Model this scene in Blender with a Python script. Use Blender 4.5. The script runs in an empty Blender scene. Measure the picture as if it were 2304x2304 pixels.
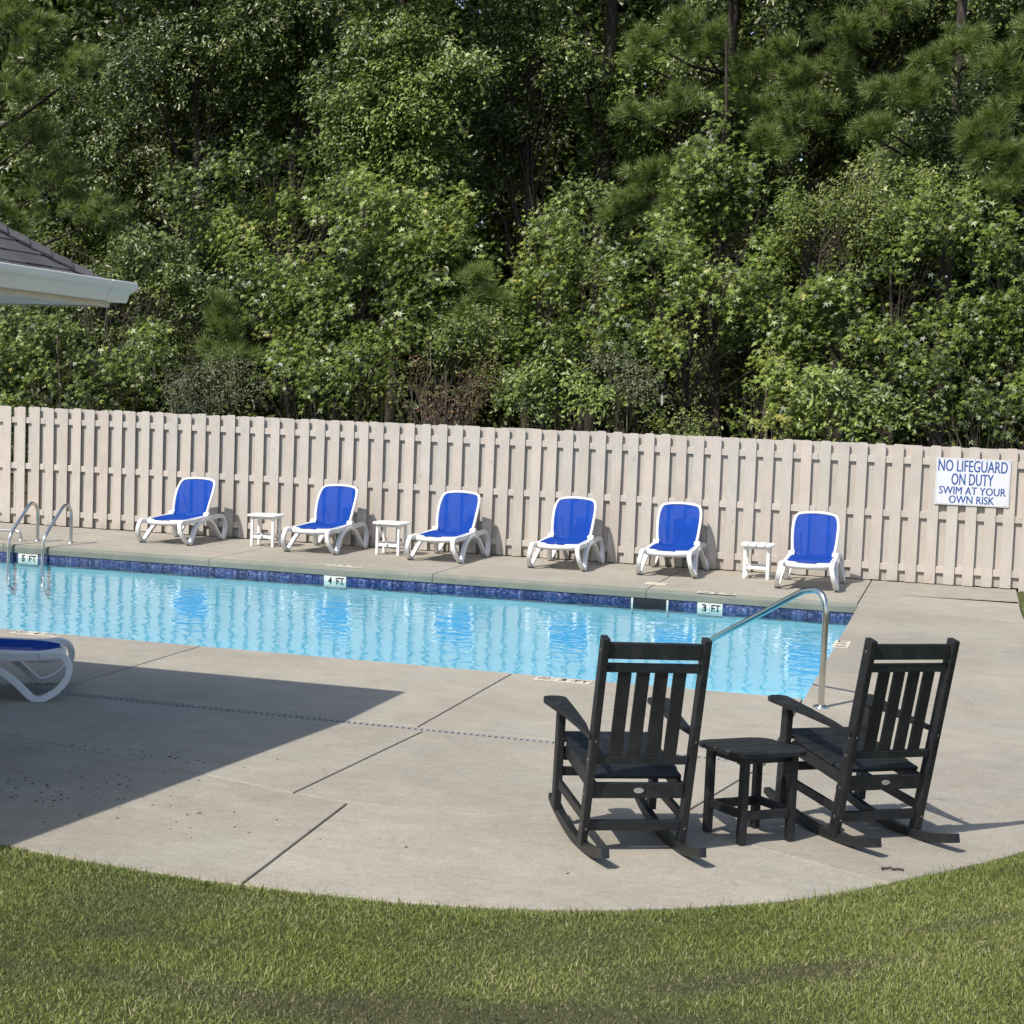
import bpy, bmesh, math, random
import numpy as np
from mathutils import Vector, Matrix

# ------------------------------------------------------------------ camera, sky, sun, exposure
SC = bpy.context.scene
COL = SC.collection
SUN_EL, SUN_AZ = 50.0, 28.0            # the light travels towards +x/+y, the sun stands behind and to the left

cam_d = bpy.data.cameras.new('camera')
cam = bpy.data.objects.new('camera', cam_d)
COL.objects.link(cam)
cam_d.sensor_fit = 'HORIZONTAL'
cam_d.sensor_width = 36.0
cam_d.lens = 36.0 * 3565.3 / 2304.0
cam_d.clip_end = 2000
_yaw, _pit, _rol = -0.278900, 0.0726553, 0.0373727
_F = Vector((math.sin(_yaw) * math.cos(_pit), math.cos(_yaw) * math.cos(_pit), -math.sin(_pit)))
_r = Vector((math.cos(_yaw), -math.sin(_yaw), 0))
_u = _r.cross(_F)
_r2 = math.cos(_rol) * _r + math.sin(_rol) * _u
_u2 = -math.sin(_rol) * _r + math.cos(_rol) * _u
_m = Matrix((_r2, _u2, -_F)).transposed().to_4x4()
_m.translation = (0, 0, 2.2667)
cam.matrix_world = _m
SC.camera = cam

world = bpy.data.worlds.new('World')
SC.world = world
world.use_nodes = True
wn = world.node_tree
wn.nodes.clear()
w_out = wn.nodes.new('ShaderNodeOutputWorld')
w_bg = wn.nodes.new('ShaderNodeBackground')
w_sky = wn.nodes.new('ShaderNodeTexSky')
w_sky.sky_type = 'NISHITA'
w_sky.sun_disc = False
w_sky.sun_elevation = math.radians(SUN_EL)
w_sky.sun_rotation = math.radians(180 + SUN_AZ)
w_sky.air_density = 1.0
w_sky.dust_density = 1.5
w_bg.inputs[1].default_value = 0.14
wn.links.new(w_sky.outputs[0], w_bg.inputs[0])
wn.links.new(w_bg.outputs[0], w_out.inputs[0])

sun_d = bpy.data.lights.new('sun', 'SUN')
sun_d.energy = 4.0
sun_d.angle = math.radians(0.5)
sun_d.color = (1.0, 0.95, 0.87)
sun = bpy.data.objects.new('sun', sun_d)
COL.objects.link(sun)
_e, _a = math.radians(SUN_EL), math.radians(SUN_AZ)
LDIR = Vector((math.sin(_a) * math.cos(_e), math.cos(_a) * math.cos(_e), -math.sin(_e)))
sun.rotation_euler = LDIR.to_track_quat('-Z', 'Y').to_euler()

SC.view_settings.view_transform = 'Standard'
SC.view_settings.look = 'None'
SC.view_settings.gamma = 1.0
SC.view_settings.use_curve_mapping = False
SC.view_settings.exposure = 0.45
SC.cycles.max_bounces = 8
SC.cycles.transparent_max_bounces = 12
SC.cycles.caustics_reflective = False
SC.cycles.caustics_refractive = False

random.seed(7)
RNG = np.random.default_rng(11)


# ------------------------------------------------------------------ materials
class NT:
    def __init__(s, name):
        s.m = bpy.data.materials.new(name)
        s.m.use_nodes = True
        s.t = s.m.node_tree
        s.t.nodes.clear()
        s.out = s.n('ShaderNodeOutputMaterial')

    def n(s, typ, **kw):
        nd = s.t.nodes.new(typ)
        for k, v in kw.items():
            setattr(nd, k, v)
        return nd

    def l(s, a, b):
        s.t.links.new(a, b)

    def val(s, sock, v):
        if isinstance(v, bpy.types.NodeSocket):
            s.l(v, sock)
        else:
            sock.default_value = v

    def coord(s, kind='Object', scale=(1, 1, 1), jitter=False):
        tc = s.n('ShaderNodeTexCoord')
        mp = s.n('ShaderNodeMapping')
        s.l(tc.outputs[kind], mp.inputs[0])
        mp.inputs['Scale'].default_value = scale
        if jitter:
            oi = s.n('ShaderNodeObjectInfo')
            vm = s.n('ShaderNodeVectorMath', operation='SCALE')
            cx = s.n('ShaderNodeCombineXYZ')
            for i in range(3):
                s.l(oi.outputs['Random'], cx.inputs[i])
            s.l(cx.outputs[0], vm.inputs[0])
            vm.inputs['Scale'].default_value = 37.0
            s.l(vm.outputs[0], mp.inputs['Location'])
        return mp.outputs[0]

    def noise(s, vec, scale, detail=4, rough=0.55, out=0):
        nd = s.n('ShaderNodeTexNoise')
        s.l(vec, nd.inputs['Vector'])
        nd.inputs['Scale'].default_value = scale
        nd.inputs['Detail'].default_value = detail
        nd.inputs['Roughness'].default_value = rough
        return nd.outputs[out]

    def ramp(s, fac, stops):
        nd = s.n('ShaderNodeValToRGB')
        s.l(fac, nd.inputs[0])
        el = nd.color_ramp.elements
        while len(el) < len(stops):
            el.new(0.5)
        for e, (p, c) in zip(el, stops):
            e.position = p
            e.color = (c, c, c, 1) if not isinstance(c, tuple) else (*c, 1)
        return nd.outputs[0]

    def mix(s, fac, a, b, blend='MIX'):
        nd = s.n('ShaderNodeMix', data_type='RGBA', blend_type=blend)
        s.val(nd.inputs[0], fac)
        for sock, v in ((nd.inputs[6], a), (nd.inputs[7], b)):
            if isinstance(v, tuple):
                v = (*v, 1) if len(v) == 3 else v
            s.val(sock, v)
        return nd.outputs[2]

    def math(s, op, a, b=0.0):
        nd = s.n('ShaderNodeMath', operation=op)
        s.val(nd.inputs[0], a)
        s.val(nd.inputs[1], b)
        return nd.outputs[0]

    def bump(s, h, strength=0.3, dist=0.01):
        nd = s.n('ShaderNodeBump')
        nd.inputs['Strength'].default_value = strength
        nd.inputs['Distance'].default_value = dist
        s.l(h, nd.inputs['Height'])
        return nd.outputs[0]

    def principled(s, col, rough=0.5, spec=0.5, metal=0.0, normal=None):
        p = s.n('ShaderNodeBsdfPrincipled')
        if isinstance(col, tuple):
            col = (*col, 1)
        s.val(p.inputs['Base Color'], col)
        s.val(p.inputs['Roughness'], rough)
        p.inputs['Specular IOR Level'].default_value = spec
        p.inputs['Metallic'].default_value = metal
        if normal is not None:
            s.l(normal, p.inputs['Normal'])
        return p.outputs[0]

    def done(s, sh):
        s.l(sh, s.out.inputs[0])
        return s.m


def simple(name, col, rough=0.5, spec=0.5, metal=0.0, var=0.12, scale=6.0, bump=0.0, bscale=60.0):
    t = NT(name)
    v = t.coord()
    n = t.noise(v, scale, 5)
    k = t.ramp(n, [(0.3, 1 - var), (0.7, 1 + var * 0.4)])
    c = t.mix(1.0, col, k, 'MULTIPLY')
    nr = t.bump(t.noise(v, bscale, 3), bump, 0.004) if bump else None
    return t.done(t.principled(c, rough, spec, metal, nr))


def concrete(name, base, green=0.0):
    t = NT(name)
    v = t.coord('Object')
    big = t.ramp(t.noise(v, 0.55, 5, 0.6), [(0.3, 0.86), (0.7, 1.10)])
    mid = t.ramp(t.noise(v, 4.0, 6, 0.65), [(0.32, 0.90), (0.68, 1.06)])
    fine = t.ramp(t.noise(v, 75.0, 4, 0.75), [(0.3, 0.76), (0.7, 1.20)])
    grit = t.ramp(t.noise(v, 22.0, 4, 0.7), [(0.3, 0.93), (0.7, 1.06)])
    sv = t.coord('Object', (1.0, 7.0, 1.0))
    brush = t.ramp(t.noise(sv, 3.0, 6, 0.7), [(0.3, 0.93), (0.7, 1.05)])
    c = t.mix(1.0, base, big, 'MULTIPLY')
    c = t.mix(1.0, c, mid, 'MULTIPLY')
    c = t.mix(1.0, c, fine, 'MULTIPLY')
    c = t.mix(1.0, c, grit, 'MULTIPLY')
    vo = t.n('ShaderNodeTexVoronoi', feature='DISTANCE_TO_EDGE')
    wob = t.n('ShaderNodeVectorMath', operation='ADD')
    nz = t.n('ShaderNodeTexNoise')
    t.l(v, nz.inputs['Vector'])
    nz.inputs['Scale'].default_value = 1.6
    nz.inputs['Detail'].default_value = 6
    t.l(v, wob.inputs[0])
    t.l(nz.outputs['Color'], wob.inputs[1])
    t.l(wob.outputs[0], vo.inputs['Vector'])
    vo.inputs['Scale'].default_value = 0.42
    crk = t.ramp(vo.outputs['Distance'], [(0.0008, 0.5), (0.0030, 0.0)])
    crm = t.ramp(t.noise(v, 0.5, 2), [(0.52, 0.0), (0.60, 1.0)])
    c = t.mix(t.math('MULTIPLY', crk, crm), c, (0.12, 0.11, 0.095))     # a few hairline cracks
    pit = t.n('ShaderNodeTexVoronoi')
    t.l(v, pit.inputs['Vector'])
    pit.inputs['Scale'].default_value = 26.0
    pm = t.ramp(pit.outputs['Distance'], [(0.035, 0.55), (0.075, 0.0)])
    c = t.mix(t.math('MULTIPLY', pm, t.ramp(t.noise(v, 3.0, 3), [(0.5, 0.0), (0.62, 1.0)])), c, (0.14, 0.125, 0.10))
    c = t.mix(1.0, c, brush, 'MULTIPLY')
    # pinkish / yellowish mottling
    hue = t.ramp(t.noise(v, 1.3, 4), [(0.35, (1.02, 0.995, 0.97)), (0.65, (0.985, 1.0, 1.0))])
    c = t.mix(1.0, c, hue, 'MULTIPLY')
    # sparse dark stains
    st = t.ramp(t.noise(v, 1.9, 8, 0.75), [(0.60, 0.0), (0.78, 0.45)])
    c = t.mix(st, c, (0.13, 0.125, 0.11))
    oi = t.n('ShaderNodeObjectInfo')
    rv = t.ramp(oi.outputs['Random'], [(0.0, 0.94), (1.0, 1.05)])
    c = t.mix(1.0, c, rv, 'MULTIPLY')
    if green:
        gr = t.ramp(t.noise(v, 2.2, 7, 0.7), [(0.3, 0.35), (0.62, 1.0)])
        c = t.mix(t.math('MULTIPLY', gr, green), c, (0.11, 0.14, 0.11))
    h = t.noise(v, 220.0, 4, 0.7)
    return t.done(t.principled(c, 0.88, 0.25, 0.0, t.bump(h, 0.35, 0.004)))


M = {}
M['concrete'] = concrete('weathered_concrete', (0.324, 0.296, 0.247))
M['coping'] = concrete('green_stained_concrete', (0.265, 0.255, 0.215), 0.62)
M['joint'] = simple('dark_joint', (0.05, 0.045, 0.04), 0.95, 0.1)


def fence_paint():
    t = NT('beige_fence_paint')
    v = t.coord('Object', (1, 1, 1), True)
    gv = t.coord('Object', (26, 26, 1.2), True)
    grain = t.ramp(t.noise(gv, 3.0, 5, 0.6), [(0.3, 0.93), (0.7, 1.04)])
    blot = t.ramp(t.noise(v, 3.5, 4, 0.6), [(0.3, 0.92), (0.7, 1.05)])
    hue = t.ramp(t.noise(v, 1.1, 2), [(0.35, (1.03, 0.985, 0.96)), (0.65, (0.97, 1.0, 1.0))])
    c = t.mix(1.0, (0.460, 0.418, 0.372), grain, 'MULTIPLY')
    c = t.mix(1.0, c, blot, 'MULTIPLY')
    c = t.mix(1.0, c, hue, 'MULTIPLY')
    vo = t.n('ShaderNodeTexVoronoi')
    t.l(t.coord('Object', (1, 1, 0.7), True), vo.inputs['Vector'])
    vo.inputs['Scale'].default_value = 3.2
    kn = t.ramp(vo.outputs['Distance'], [(0.03, 0.45), (0.085, 0.0)])
    c = t.mix(kn, c, (0.22, 0.18, 0.145))
    oi = t.n('ShaderNodeObjectInfo')
    rv = t.ramp(oi.outputs['Random'], [(0.0, 0.93), (1.0, 1.04)])
    c = t.mix(1.0, c, rv, 'MULTIPLY')
    sz = t.n('ShaderNodeSeparateXYZ')
    tc = t.n('ShaderNodeTexCoord')
    t.l(tc.outputs['Object'], sz.inputs[0])
    # dirt splashed up from the deck, uneven from board to board
    dn = t.ramp(t.noise(t.coord('Object', (1, 1, 1), True), 9.0, 5, 0.7), [(0.35, 0.0), (0.7, 1.0)])
    dz_ = t.ramp(sz.outputs[2], [(0.0, 0.55), (0.16, 0.0)])
    c = t.mix(t.math('MULTIPLY', dn, dz_), c, (0.20, 0.17, 0.13))
    st = t.ramp(t.noise(t.coord('Object', (30, 30, 0.9), True), 1.2, 3), [(0.62, 0.0), (0.78, 0.22)])
    c = t.mix(st, c, (0.30, 0.26, 0.22))
    return t.done(t.principled(c, 0.72, 0.3, 0.0, t.bump(t.noise(gv, 5.0, 4), 0.15, 0.003)))


M['fence'] = fence_paint()
M['white_plastic'] = simple('white_plastic', (0.70, 0.70, 0.69), 0.38, 0.5, var=0.05)
M['grey_foot'] = simple('grey_rubber_foot', (0.22, 0.21, 0.19), 0.7, 0.3)


def black_lumber():
    t = NT('black_plastic_lumber')
    v = t.coord()
    gv = t.coord('Object', (1.0, 1.0, 1.0))
    n = t.noise(gv, 14.0, 5, 0.65)
    c = t.ramp(n, [(0.3, (0.0075, 0.0085, 0.010)), (0.7, (0.0135, 0.0145, 0.0165))])
    # pale dust specks and faint scuffs
    vo = t.n('ShaderNodeTexVoronoi')
    t.l(v, vo.inputs['Vector'])
    vo.inputs['Scale'].default_value = 55.0
    sp = t.ramp(vo.outputs['Distance'], [(0.06, 1.0), (0.11, 0.0)])
    ms = t.ramp(t.noise(v, 5.0, 3), [(0.52, 0.0), (0.66, 0.55)])
    c = t.mix(t.math('MULTIPLY', sp, ms), c, (0.30, 0.28, 0.24))
    du = t.ramp(t.noise(v, 7.0, 6, 0.75), [(0.55, 0.0), (0.8, 0.10)])
    c = t.mix(du, c, (0.18, 0.17, 0.15))
    r = t.ramp(n, [(0.3, 0.38), (0.7, 0.55)])
    return t.done(t.principled(c, r, 0.5, 0.0, t.bump(t.noise(v, 150.0, 3), 0.25, 0.004)))


M['black_lumber'] = black_lumber()
M['steel'] = simple('stainless_steel', (0.62, 0.60, 0.56), 0.20, 0.5, 1.0, var=0.15, scale=5)
M['badge'] = simple('silver_badge', (0.55, 0.54, 0.52), 0.35, 0.5, 0.6)
M['screw'] = simple('screw_head', (0.30, 0.30, 0.30), 0.4, 0.5, 0.8)
M['black_print'] = simple('black_print', (0.014, 0.014, 0.015), 0.55, 0.3)
M['red_print'] = simple('red_print', (0.45, 0.05, 0.03), 0.55, 0.3)
M['blue_print'] = simple('blue_sign_print', (0.016, 0.070, 0.27), 0.45, 0.4)
M['sign_white'] = simple('white_sign_panel', (0.60, 0.61, 0.63), 0.4, 0.4, var=0.04)
M['tile_white'] = simple('white_ceramic_tile', (0.62, 0.61, 0.56), 0.3, 0.5, var=0.06)
M['deck_tile'] = simple('cream_deck_tile', (0.56, 0.51, 0.42), 0.55, 0.4, var=0.08)
M['lid'] = simple('cream_plastic_lid', (0.54, 0.47, 0.36), 0.5, 0.4)
M['dark_void'] = simple('skimmer_throat', (0.01, 0.012, 0.018), 0.6, 0.3)
M['plaster'] = simple('pool_plaster', (0.33, 0.60, 0.70), 0.7, 0.2, var=0.10, scale=2.0)
M['grout'] = simple('tile_grout', (0.34, 0.37, 0.43), 0.8, 0.2)
M['gutter'] = simple('white_painted_gutter', (0.82, 0.80, 0.70), 0.35, 0.5, var=0.05, scale=2)
M['fascia'] = simple('cream_fascia', (0.74, 0.69, 0.56), 0.5, 0.4)
M['wall'] = simple('pale_siding', (0.62, 0.58, 0.50), 0.7, 0.3)
M['soffit'] = simple('vented_soffit', (0.70, 0.70, 0.66), 0.6, 0.3)
M['drain'] = simple('drain_grate_plastic', (0.33, 0.32, 0.30), 0.5, 0.4)


def pool_tile_mat():
    t = NT('blue_glazed_tile')
    v = t.coord('Object', (1, 1, 1), True)
    n = t.noise(v, 26.0, 5, 0.7)
    c = t.ramp(n, [(0.36, (0.011, 0.024, 0.085)), (0.50, (0.028, 0.046, 0.135)), (0.64, (0.17, 0.19, 0.30))])
    oi = t.n('ShaderNodeObjectInfo')
    rv = t.ramp(oi.outputs['Random'], [(0.0, 0.7), (1.0, 1.25)])
    c = t.mix(1.0, c, rv, 'MULTIPLY')
    return t.done(t.principled(c, 0.16, 0.5, 0.0, t.bump(n, 0.1, 0.003)))


M['pool_tile'] = pool_tile_mat()


def sling_mat():
    t = NT('blue_sling_mesh')
    v = t.coord('Object')
    n = t.noise(v, 5.0, 4)
    c = t.ramp(n, [(0.3, (0.003, 0.040, 0.255)), (0.7, (0.005, 0.050, 0.305))])
    wv = t.n('ShaderNodeTexChecker')
    t.l(v, wv.inputs['Vector'])
    wv.inputs['Scale'].default_value = 330.0
    d = t.principled(c, 0.8, 0.06)
    tr = t.n('ShaderNodeBsdfTransparent')
    mx = t.n('ShaderNodeMixShader')
    k = t.math('MULTIPLY', wv.outputs['Fac'], 0.13)
    t.l(k, mx.inputs[0])
    t.l(d, mx.inputs[1])
    t.l(tr.outputs[0], mx.inputs[2])
    return t.done(mx.outputs[0])


M['sling'] = sling_mat()


def water_mat():
    t = NT('pool_water_surface')
    v = t.coord('Object', (1.0, 1.0, 1.0))
    a = t.noise(v, 15.0, 1, 0.5)
    b = t.noise(t.coord('Object', (0.8, 1.25, 1.0)), 4.6, 1.5, 0.5)
    h = t.math('ADD', t.math('MULTIPLY', a, 0.16), b)
    nr = t.bump(h, 1.0, 0.0062)
    fr = t.n('ShaderNodeFresnel')
    fr.inputs['IOR'].default_value = 1.333
    gl = t.n('ShaderNodeBsdfGlossy')
    gl.inputs['Roughness'].default_value = 0.015
    gl.inputs['Color'].default_value = (1, 1, 1, 1)
    t.l(nr, gl.inputs['Normal'])
    tr = t.n('ShaderNodeBsdfTransparent')
    tr.inputs['Color'].default_value = (0.56, 0.88, 0.97, 1)
    mx = t.n('ShaderNodeMixShader')
    t.l(fr.outputs[0], mx.inputs[0])
    t.l(tr.outputs[0], mx.inputs[1])
    t.l(gl.outputs[0], mx.inputs[2])
    return t.done(mx.outputs[0])


M['water'] = water_mat()


def leaf_mat(name, dark, light, alt, rough=0.42, trans=0.30, spec=0.5, altpos=0.93):
    """foliage: colour differs from leaf to leaf (attribute var)"""
    t = NT(name)
    at = t.n('ShaderNodeAttribute')
    at.attribute_name = 'var'
    c = t.ramp(at.outputs['Fac'], [(0.0, dark), (altpos - 0.08, light), (altpos + 0.02, alt)])
    p = t.principled(c, rough, spec)
    tl = t.n('ShaderNodeBsdfTranslucent')
    c2 = t.mix(1.0, c, (1.05, 1.25, 0.55), 'MULTIPLY')
    t.l(c2, tl.inputs['Color'])
    mx = t.n('ShaderNodeMixShader')
    mx.inputs[0].default_value = trans
    t.l(p, mx.inputs[1])
    t.l(tl.outputs[0], mx.inputs[2])
    return t.done(mx.outputs[0])


M['gum'] = leaf_mat('sweetgum_leaf', (0.022, 0.042, 0.006), (0.235, 0.310, 0.052), (0.33, 0.31, 0.07), 0.42, 0.28, 0.5, 0.97)
M['oak'] = leaf_mat('oak_leaf', (0.018, 0.030, 0.006), (0.155, 0.200, 0.044), (0.24, 0.28, 0.08), 0.38, 0.22, 0.5)
M['vine'] = leaf_mat('vine_leaf', (0.030, 0.052, 0.008), (0.230, 0.300, 0.062), (0.30, 0.37, 0.10), 0.42, 0.26, 0.5)
M['shrub'] = leaf_mat('shrub_leaf', (0.040, 0.060, 0.012), (0.235, 0.285, 0.050), (0.22, 0.23, 0.08), 0.45, 0.30)
M['olive'] = leaf_mat('olive_shrub_leaf', (0.060, 0.075, 0.034), (0.120, 0.135, 0.058), (0.18, 0.15, 0.08), 0.5, 0.25)
M['dry'] = leaf_mat('dried_leaf', (0.060, 0.050, 0.022), (0.17, 0.105, 0.055), (0.26, 0.13, 0.065), 0.6, 0.2, 0.3)
M['needle'] = leaf_mat('pine_needle', (0.060, 0.098, 0.020), (0.240, 0.300, 0.080), (0.30, 0.30, 0.10), 0.40, 0.2, 0.5, 0.96)
M['grass'] = None


def bark_mat():
    t = NT('bark')
    v = t.coord('Object', (3, 3, 0.8))
    n = t.noise(v, 6.0, 7, 0.7)
    c = t.ramp(n, [(0.3, (0.022, 0.017, 0.013)), (0.7, (0.085, 0.068, 0.056))])
    return t.done(t.principled(c, 0.9, 0.2, 0.0, t.bump(n, 0.8, 0.03)))


M['bark'] = bark_mat()
M['twig'] = simple('grey_twig', (0.11, 0.09, 0.072), 0.85, 0.2, var=0.3)


def grass_mat():
    t = NT('lawn_grass_blade')
    at = t.n('ShaderNodeAttribute')
    at.attribute_name = 'var'
    pa = t.n('ShaderNodeAttribute')
    pa.attribute_name = 'patch'
    g = t.ramp(at.outputs['Fac'], [(0.0, (0.078, 0.103, 0.020)), (0.60, (0.212, 0.262, 0.060)), (0.9, (0.33, 0.32, 0.13)), (1.0, (0.44, 0.39, 0.24))])
    b = t.ramp(at.outputs['Fac'], [(0.0, (0.055, 0.052, 0.030)), (0.55, (0.140, 0.135, 0.068)), (1.0, (0.27, 0.23, 0.15))])
    c = t.mix(pa.outputs['Fac'], g, b)
    p = t.principled(c, 0.5, 0.4)
    tl = t.n('ShaderNodeBsdfTranslucent')
    t.l(c, tl.inputs['Color'])
    mx = t.n('ShaderNodeMixShader')
    mx.inputs[0].default_value = 0.25
    t.l(p, mx.inputs[1])
    t.l(tl.outputs[0], mx.inputs[2])
    return t.done(mx.outputs[0])


M['grass'] = grass_mat()


def soil_mat(name, a, b, scale):
    t = NT(name)
    v = t.coord('Object')
    n = t.noise(v, scale, 8, 0.7)
    c = t.ramp(n, [(0.3, a), (0.7, b)])
    return t.done(t.principled(c, 0.95, 0.15, 0.0, t.bump(t.noise(v, scale * 8, 4), 0.6, 0.02)))


M['lawn'] = soil_mat('lawn_thatch', (0.042, 0.050, 0.018), (0.100, 0.106, 0.045), 26.0)
M['forest_floor'] = soil_mat('leaf_litter_ground', (0.035, 0.027, 0.017), (0.09, 0.07, 0.045), 3.0)


def shingle_mat():
    t = NT('asphalt_shingle')
    v = t.coord('Object', (1, 1, 1), True)
    n = t.noise(v, 240.0, 3, 0.7)
    m2 = t.noise(v, 5.0, 4)
    c = t.ramp(n, [(0.32, (0.045, 0.044, 0.047)), (0.68, (0.16, 0.156, 0.16))])
    c = t.mix(1.0, c, t.ramp(m2, [(0.3, 0.82), (0.7, 1.1)]), 'MULTIPLY')
    oi = t.n('ShaderNodeObjectInfo')
    c = t.mix(1.0, c, t.ramp(oi.outputs['Random'], [(0, 0.82), (1, 1.12)]), 'MULTIPLY')
    return t.done(t.principled(c, 0.95, 0.2, 0.0, t.bump(n, 0.5, 0.004)))


M['shingle'] = shingle_mat()
M['speck'] = simple('leaf_debris', (0.05, 0.04, 0.028), 0.9, 0.1)


# ------------------------------------------------------------------ geometry helpers
class MB:
    """collects pieces and links them as one mesh object"""

    def __init__(s):
        s.v, s.f, s.mi = [], [], []

    def add(s, vs, fs, mi=0):
        o = len(s.v)
        s.v += [tuple(p) for p in vs]
        s.f += [[i + o for i in f] for f in fs]
        s.mi += [mi] * len(fs)
        return s

    def box(s, lo, hi, mi=0):
        (a, b, c), (d, e, f) = lo, hi
        return s.add([(a, b, c), (d, b, c), (d, e, c), (a, e, c), (a, b, f), (d, b, f), (d, e, f), (a, e, f)],
                     [(0, 3, 2, 1), (4, 5, 6, 7), (0, 1, 5, 4), (1, 2, 6, 5), (2, 3, 7, 6), (3, 0, 4, 7)], mi)

    def beam(s, p, q, w, h, side=(1, 0, 0), mi=0):
        """a bar from p to q; w across along 'side', h across the third way"""
        p, q = Vector(p), Vector(q)
        d = (q - p).normalized()
        sx = Vector(side)
        sx = (sx - sx.dot(d) * d).normalized()
        up = d.cross(sx)
        vs = []
        for c in (p, q):
            for a, b in ((-1, -1), (1, -1), (1, 1), (-1, 1)):
                vs.append(c + sx * (a * w / 2) + up * (b * h / 2))
        return s.add(vs, [(3, 2, 1, 0), (4, 5, 6, 7), (0, 1, 5, 4), (1, 2, 6, 5), (2, 3, 7, 6), (3, 0, 4, 7)], mi)

    def prism(s, poly, axis, a, b, mi=0):
        """poly: 2-D outline swept from a to b along axis 0/1/2 (counter-clockwise or not, normals fixed at build)"""
        n = len(poly)

        def P(uv, t):
            if axis == 0:
                return (t, uv[0], uv[1])
            if axis == 1:
                return (uv[0], t, uv[1])
            return (uv[0], uv[1], t)
        vs = [P(p, a) for p in poly] + [P(p, b) for p in poly]
        fs = [list(range(n))[::-1], list(range(n, 2 * n))] + [(i, (i + 1) % n, n + (i + 1) % n, n + i) for i in range(n)]
        return s.add(vs, fs, mi)

    def ribbon(s, pts, half, x0, x1, mi=0, closed=False):
        """a flat strip following a path in the y-z plane, thickness 2*half, from x0 to x1"""
        n = len(pts)
        if not hasattr(half, '__len__'):
            half = [half] * n
        A, B = [], []
        for i in range(n):
            p0 = Vector(pts[(i - 1) % n] if closed or i else pts[0])
            p1 = Vector(pts[(i + 1) % n] if closed or i < n - 1 else pts[-1])
            d = (p1 - p0).normalized()
            nn = Vector((-d.y, d.x))
            c = Vector(pts[i])
            A.append(c + nn * half[i])
            B.append(c - nn * half[i])
        vs = []
        for i in range(n):
            vs += [(x0, *A[i]), (x1, *A[i]), (x1, *B[i]), (x0, *B[i])]
        fs = []
        m = n if closed else n - 1
        for i in range(m):
            a, b = 4 * i, 4 * ((i + 1) % n)
            for k in range(4):
                fs.append((a + k, a + (k + 1) % 4, b + (k + 1) % 4, b + k))
        if not closed:
            fs += [(3, 2, 1, 0), (4 * n - 4, 4 * n - 3, 4 * n - 2, 4 * n - 1)]
        return s.add(vs, fs, mi)

    def tube(s, pts, r, n=10, mi=0, closed=False, cap=True):
        pts = [Vector(p) for p in pts]
        m = len(pts)
        if not hasattr(r, '__len__'):
            r = [r] * m
        ref = None
        vs = []
        for i in range(m):
            a = pts[(i - 1) % m] if closed or i else pts[0]
            b = pts[(i + 1) % m] if closed or i < m - 1 else pts[-1]
            d = (b - a).normalized()
            if ref is None:
                ref = d.orthogonal().normalized()
            ref = (ref - ref.dot(d) * d).normalized()
            w = d.cross(ref)
            for k in range(n):
                t = 2 * math.pi * k / n
                vs.append(pts[i] + (ref * math.cos(t) + w * math.sin(t)) * r[i])
        fs = []
        for i in range(m if closed else m - 1):
            a, b = i * n, ((i + 1) % m) * n
            for k in range(n):
                fs.append((a + k, a + (k + 1) % n, b + (k + 1) % n, b + k))
        if cap and not closed:
            fs += [list(range(n))[::-1], list(range((m - 1) * n, m * n))]
        return s.add(vs, fs, mi)

    def lathe(s, c, prof, n=20, mi=0):
        vs, fs = [], []
        for r, z in prof:
            for k in range(n):
                t = 2 * math.pi * k / n
                vs.append((c[0] + r * math.cos(t), c[1] + r * math.sin(t), c[2] + z))
        for i in range(len(prof) - 1):
            for k in range(n):
                fs.append((i * n + k, i * n + (k + 1) % n, (i + 1) * n + (k + 1) % n, (i + 1) * n + k))
        fs.append(list(range((len(prof) - 1) * n, len(prof) * n)))
        return s.add(vs, fs, mi)

    def mesh(s, name, mats, bevel=0.0, smooth=False, seg=2):
        me = bpy.data.meshes.new(name)
        bm = bmesh.new()
        bv = [bm.verts.new(p) for p in s.v]
        for f, mi in zip(s.f, s.mi):
            try:
                fc = bm.faces.new([bv[i] for i in f])
                fc.material_index = mi
                fc.smooth = smooth
            except ValueError:
                pass
        bmesh.ops.recalc_face_normals(bm, faces=bm.faces[:])
        if bevel:
            ed = [e for e in bm.edges if len(e.link_faces) == 2 and e.calc_face_angle(0) > 0.6]
            bmesh.ops.bevel(bm, geom=ed, offset=bevel, segments=seg, profile=0.6, affect='EDGES', clamp_overlap=True)
        bm.to_mesh(me)
        bm.free()
        for m in (mats if isinstance(mats, (list, tuple)) else [mats]):
            me.materials.append(m)
        return me

    def build(s, name, mats, parent=None, bevel=0.0, smooth=False, seg=2):
        return link(name, s.mesh(name, mats, bevel, smooth, seg), parent)


def link(name, me, parent=None):
    o = bpy.data.objects.new(name, me)
    COL.objects.link(o)
    if parent is not None:
        o.parent = parent
    return o


def tag(o, label=None, cat=None, group=None, kind=None):
    for k, v in (('label', label), ('category', cat), ('group', group), ('kind', kind)):
        if v:
            o[k] = v
    return o


def thing(name, label, cat, loc=(0, 0, 0), rz=0.0, group=None):
    o = bpy.data.objects.new(name, None)
    o.empty_display_size = 0.1
    COL.objects.link(o)
    o.location = loc
    o.rotation_euler = (0, 0, rz)
    return tag(o, label, cat, group)


def copy_tree(o, parent=None):
    c = o.copy()
    COL.objects.link(c)
    c.parent = parent
    for ch in list(o.children):
        copy_tree(ch, c)
    return c


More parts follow.
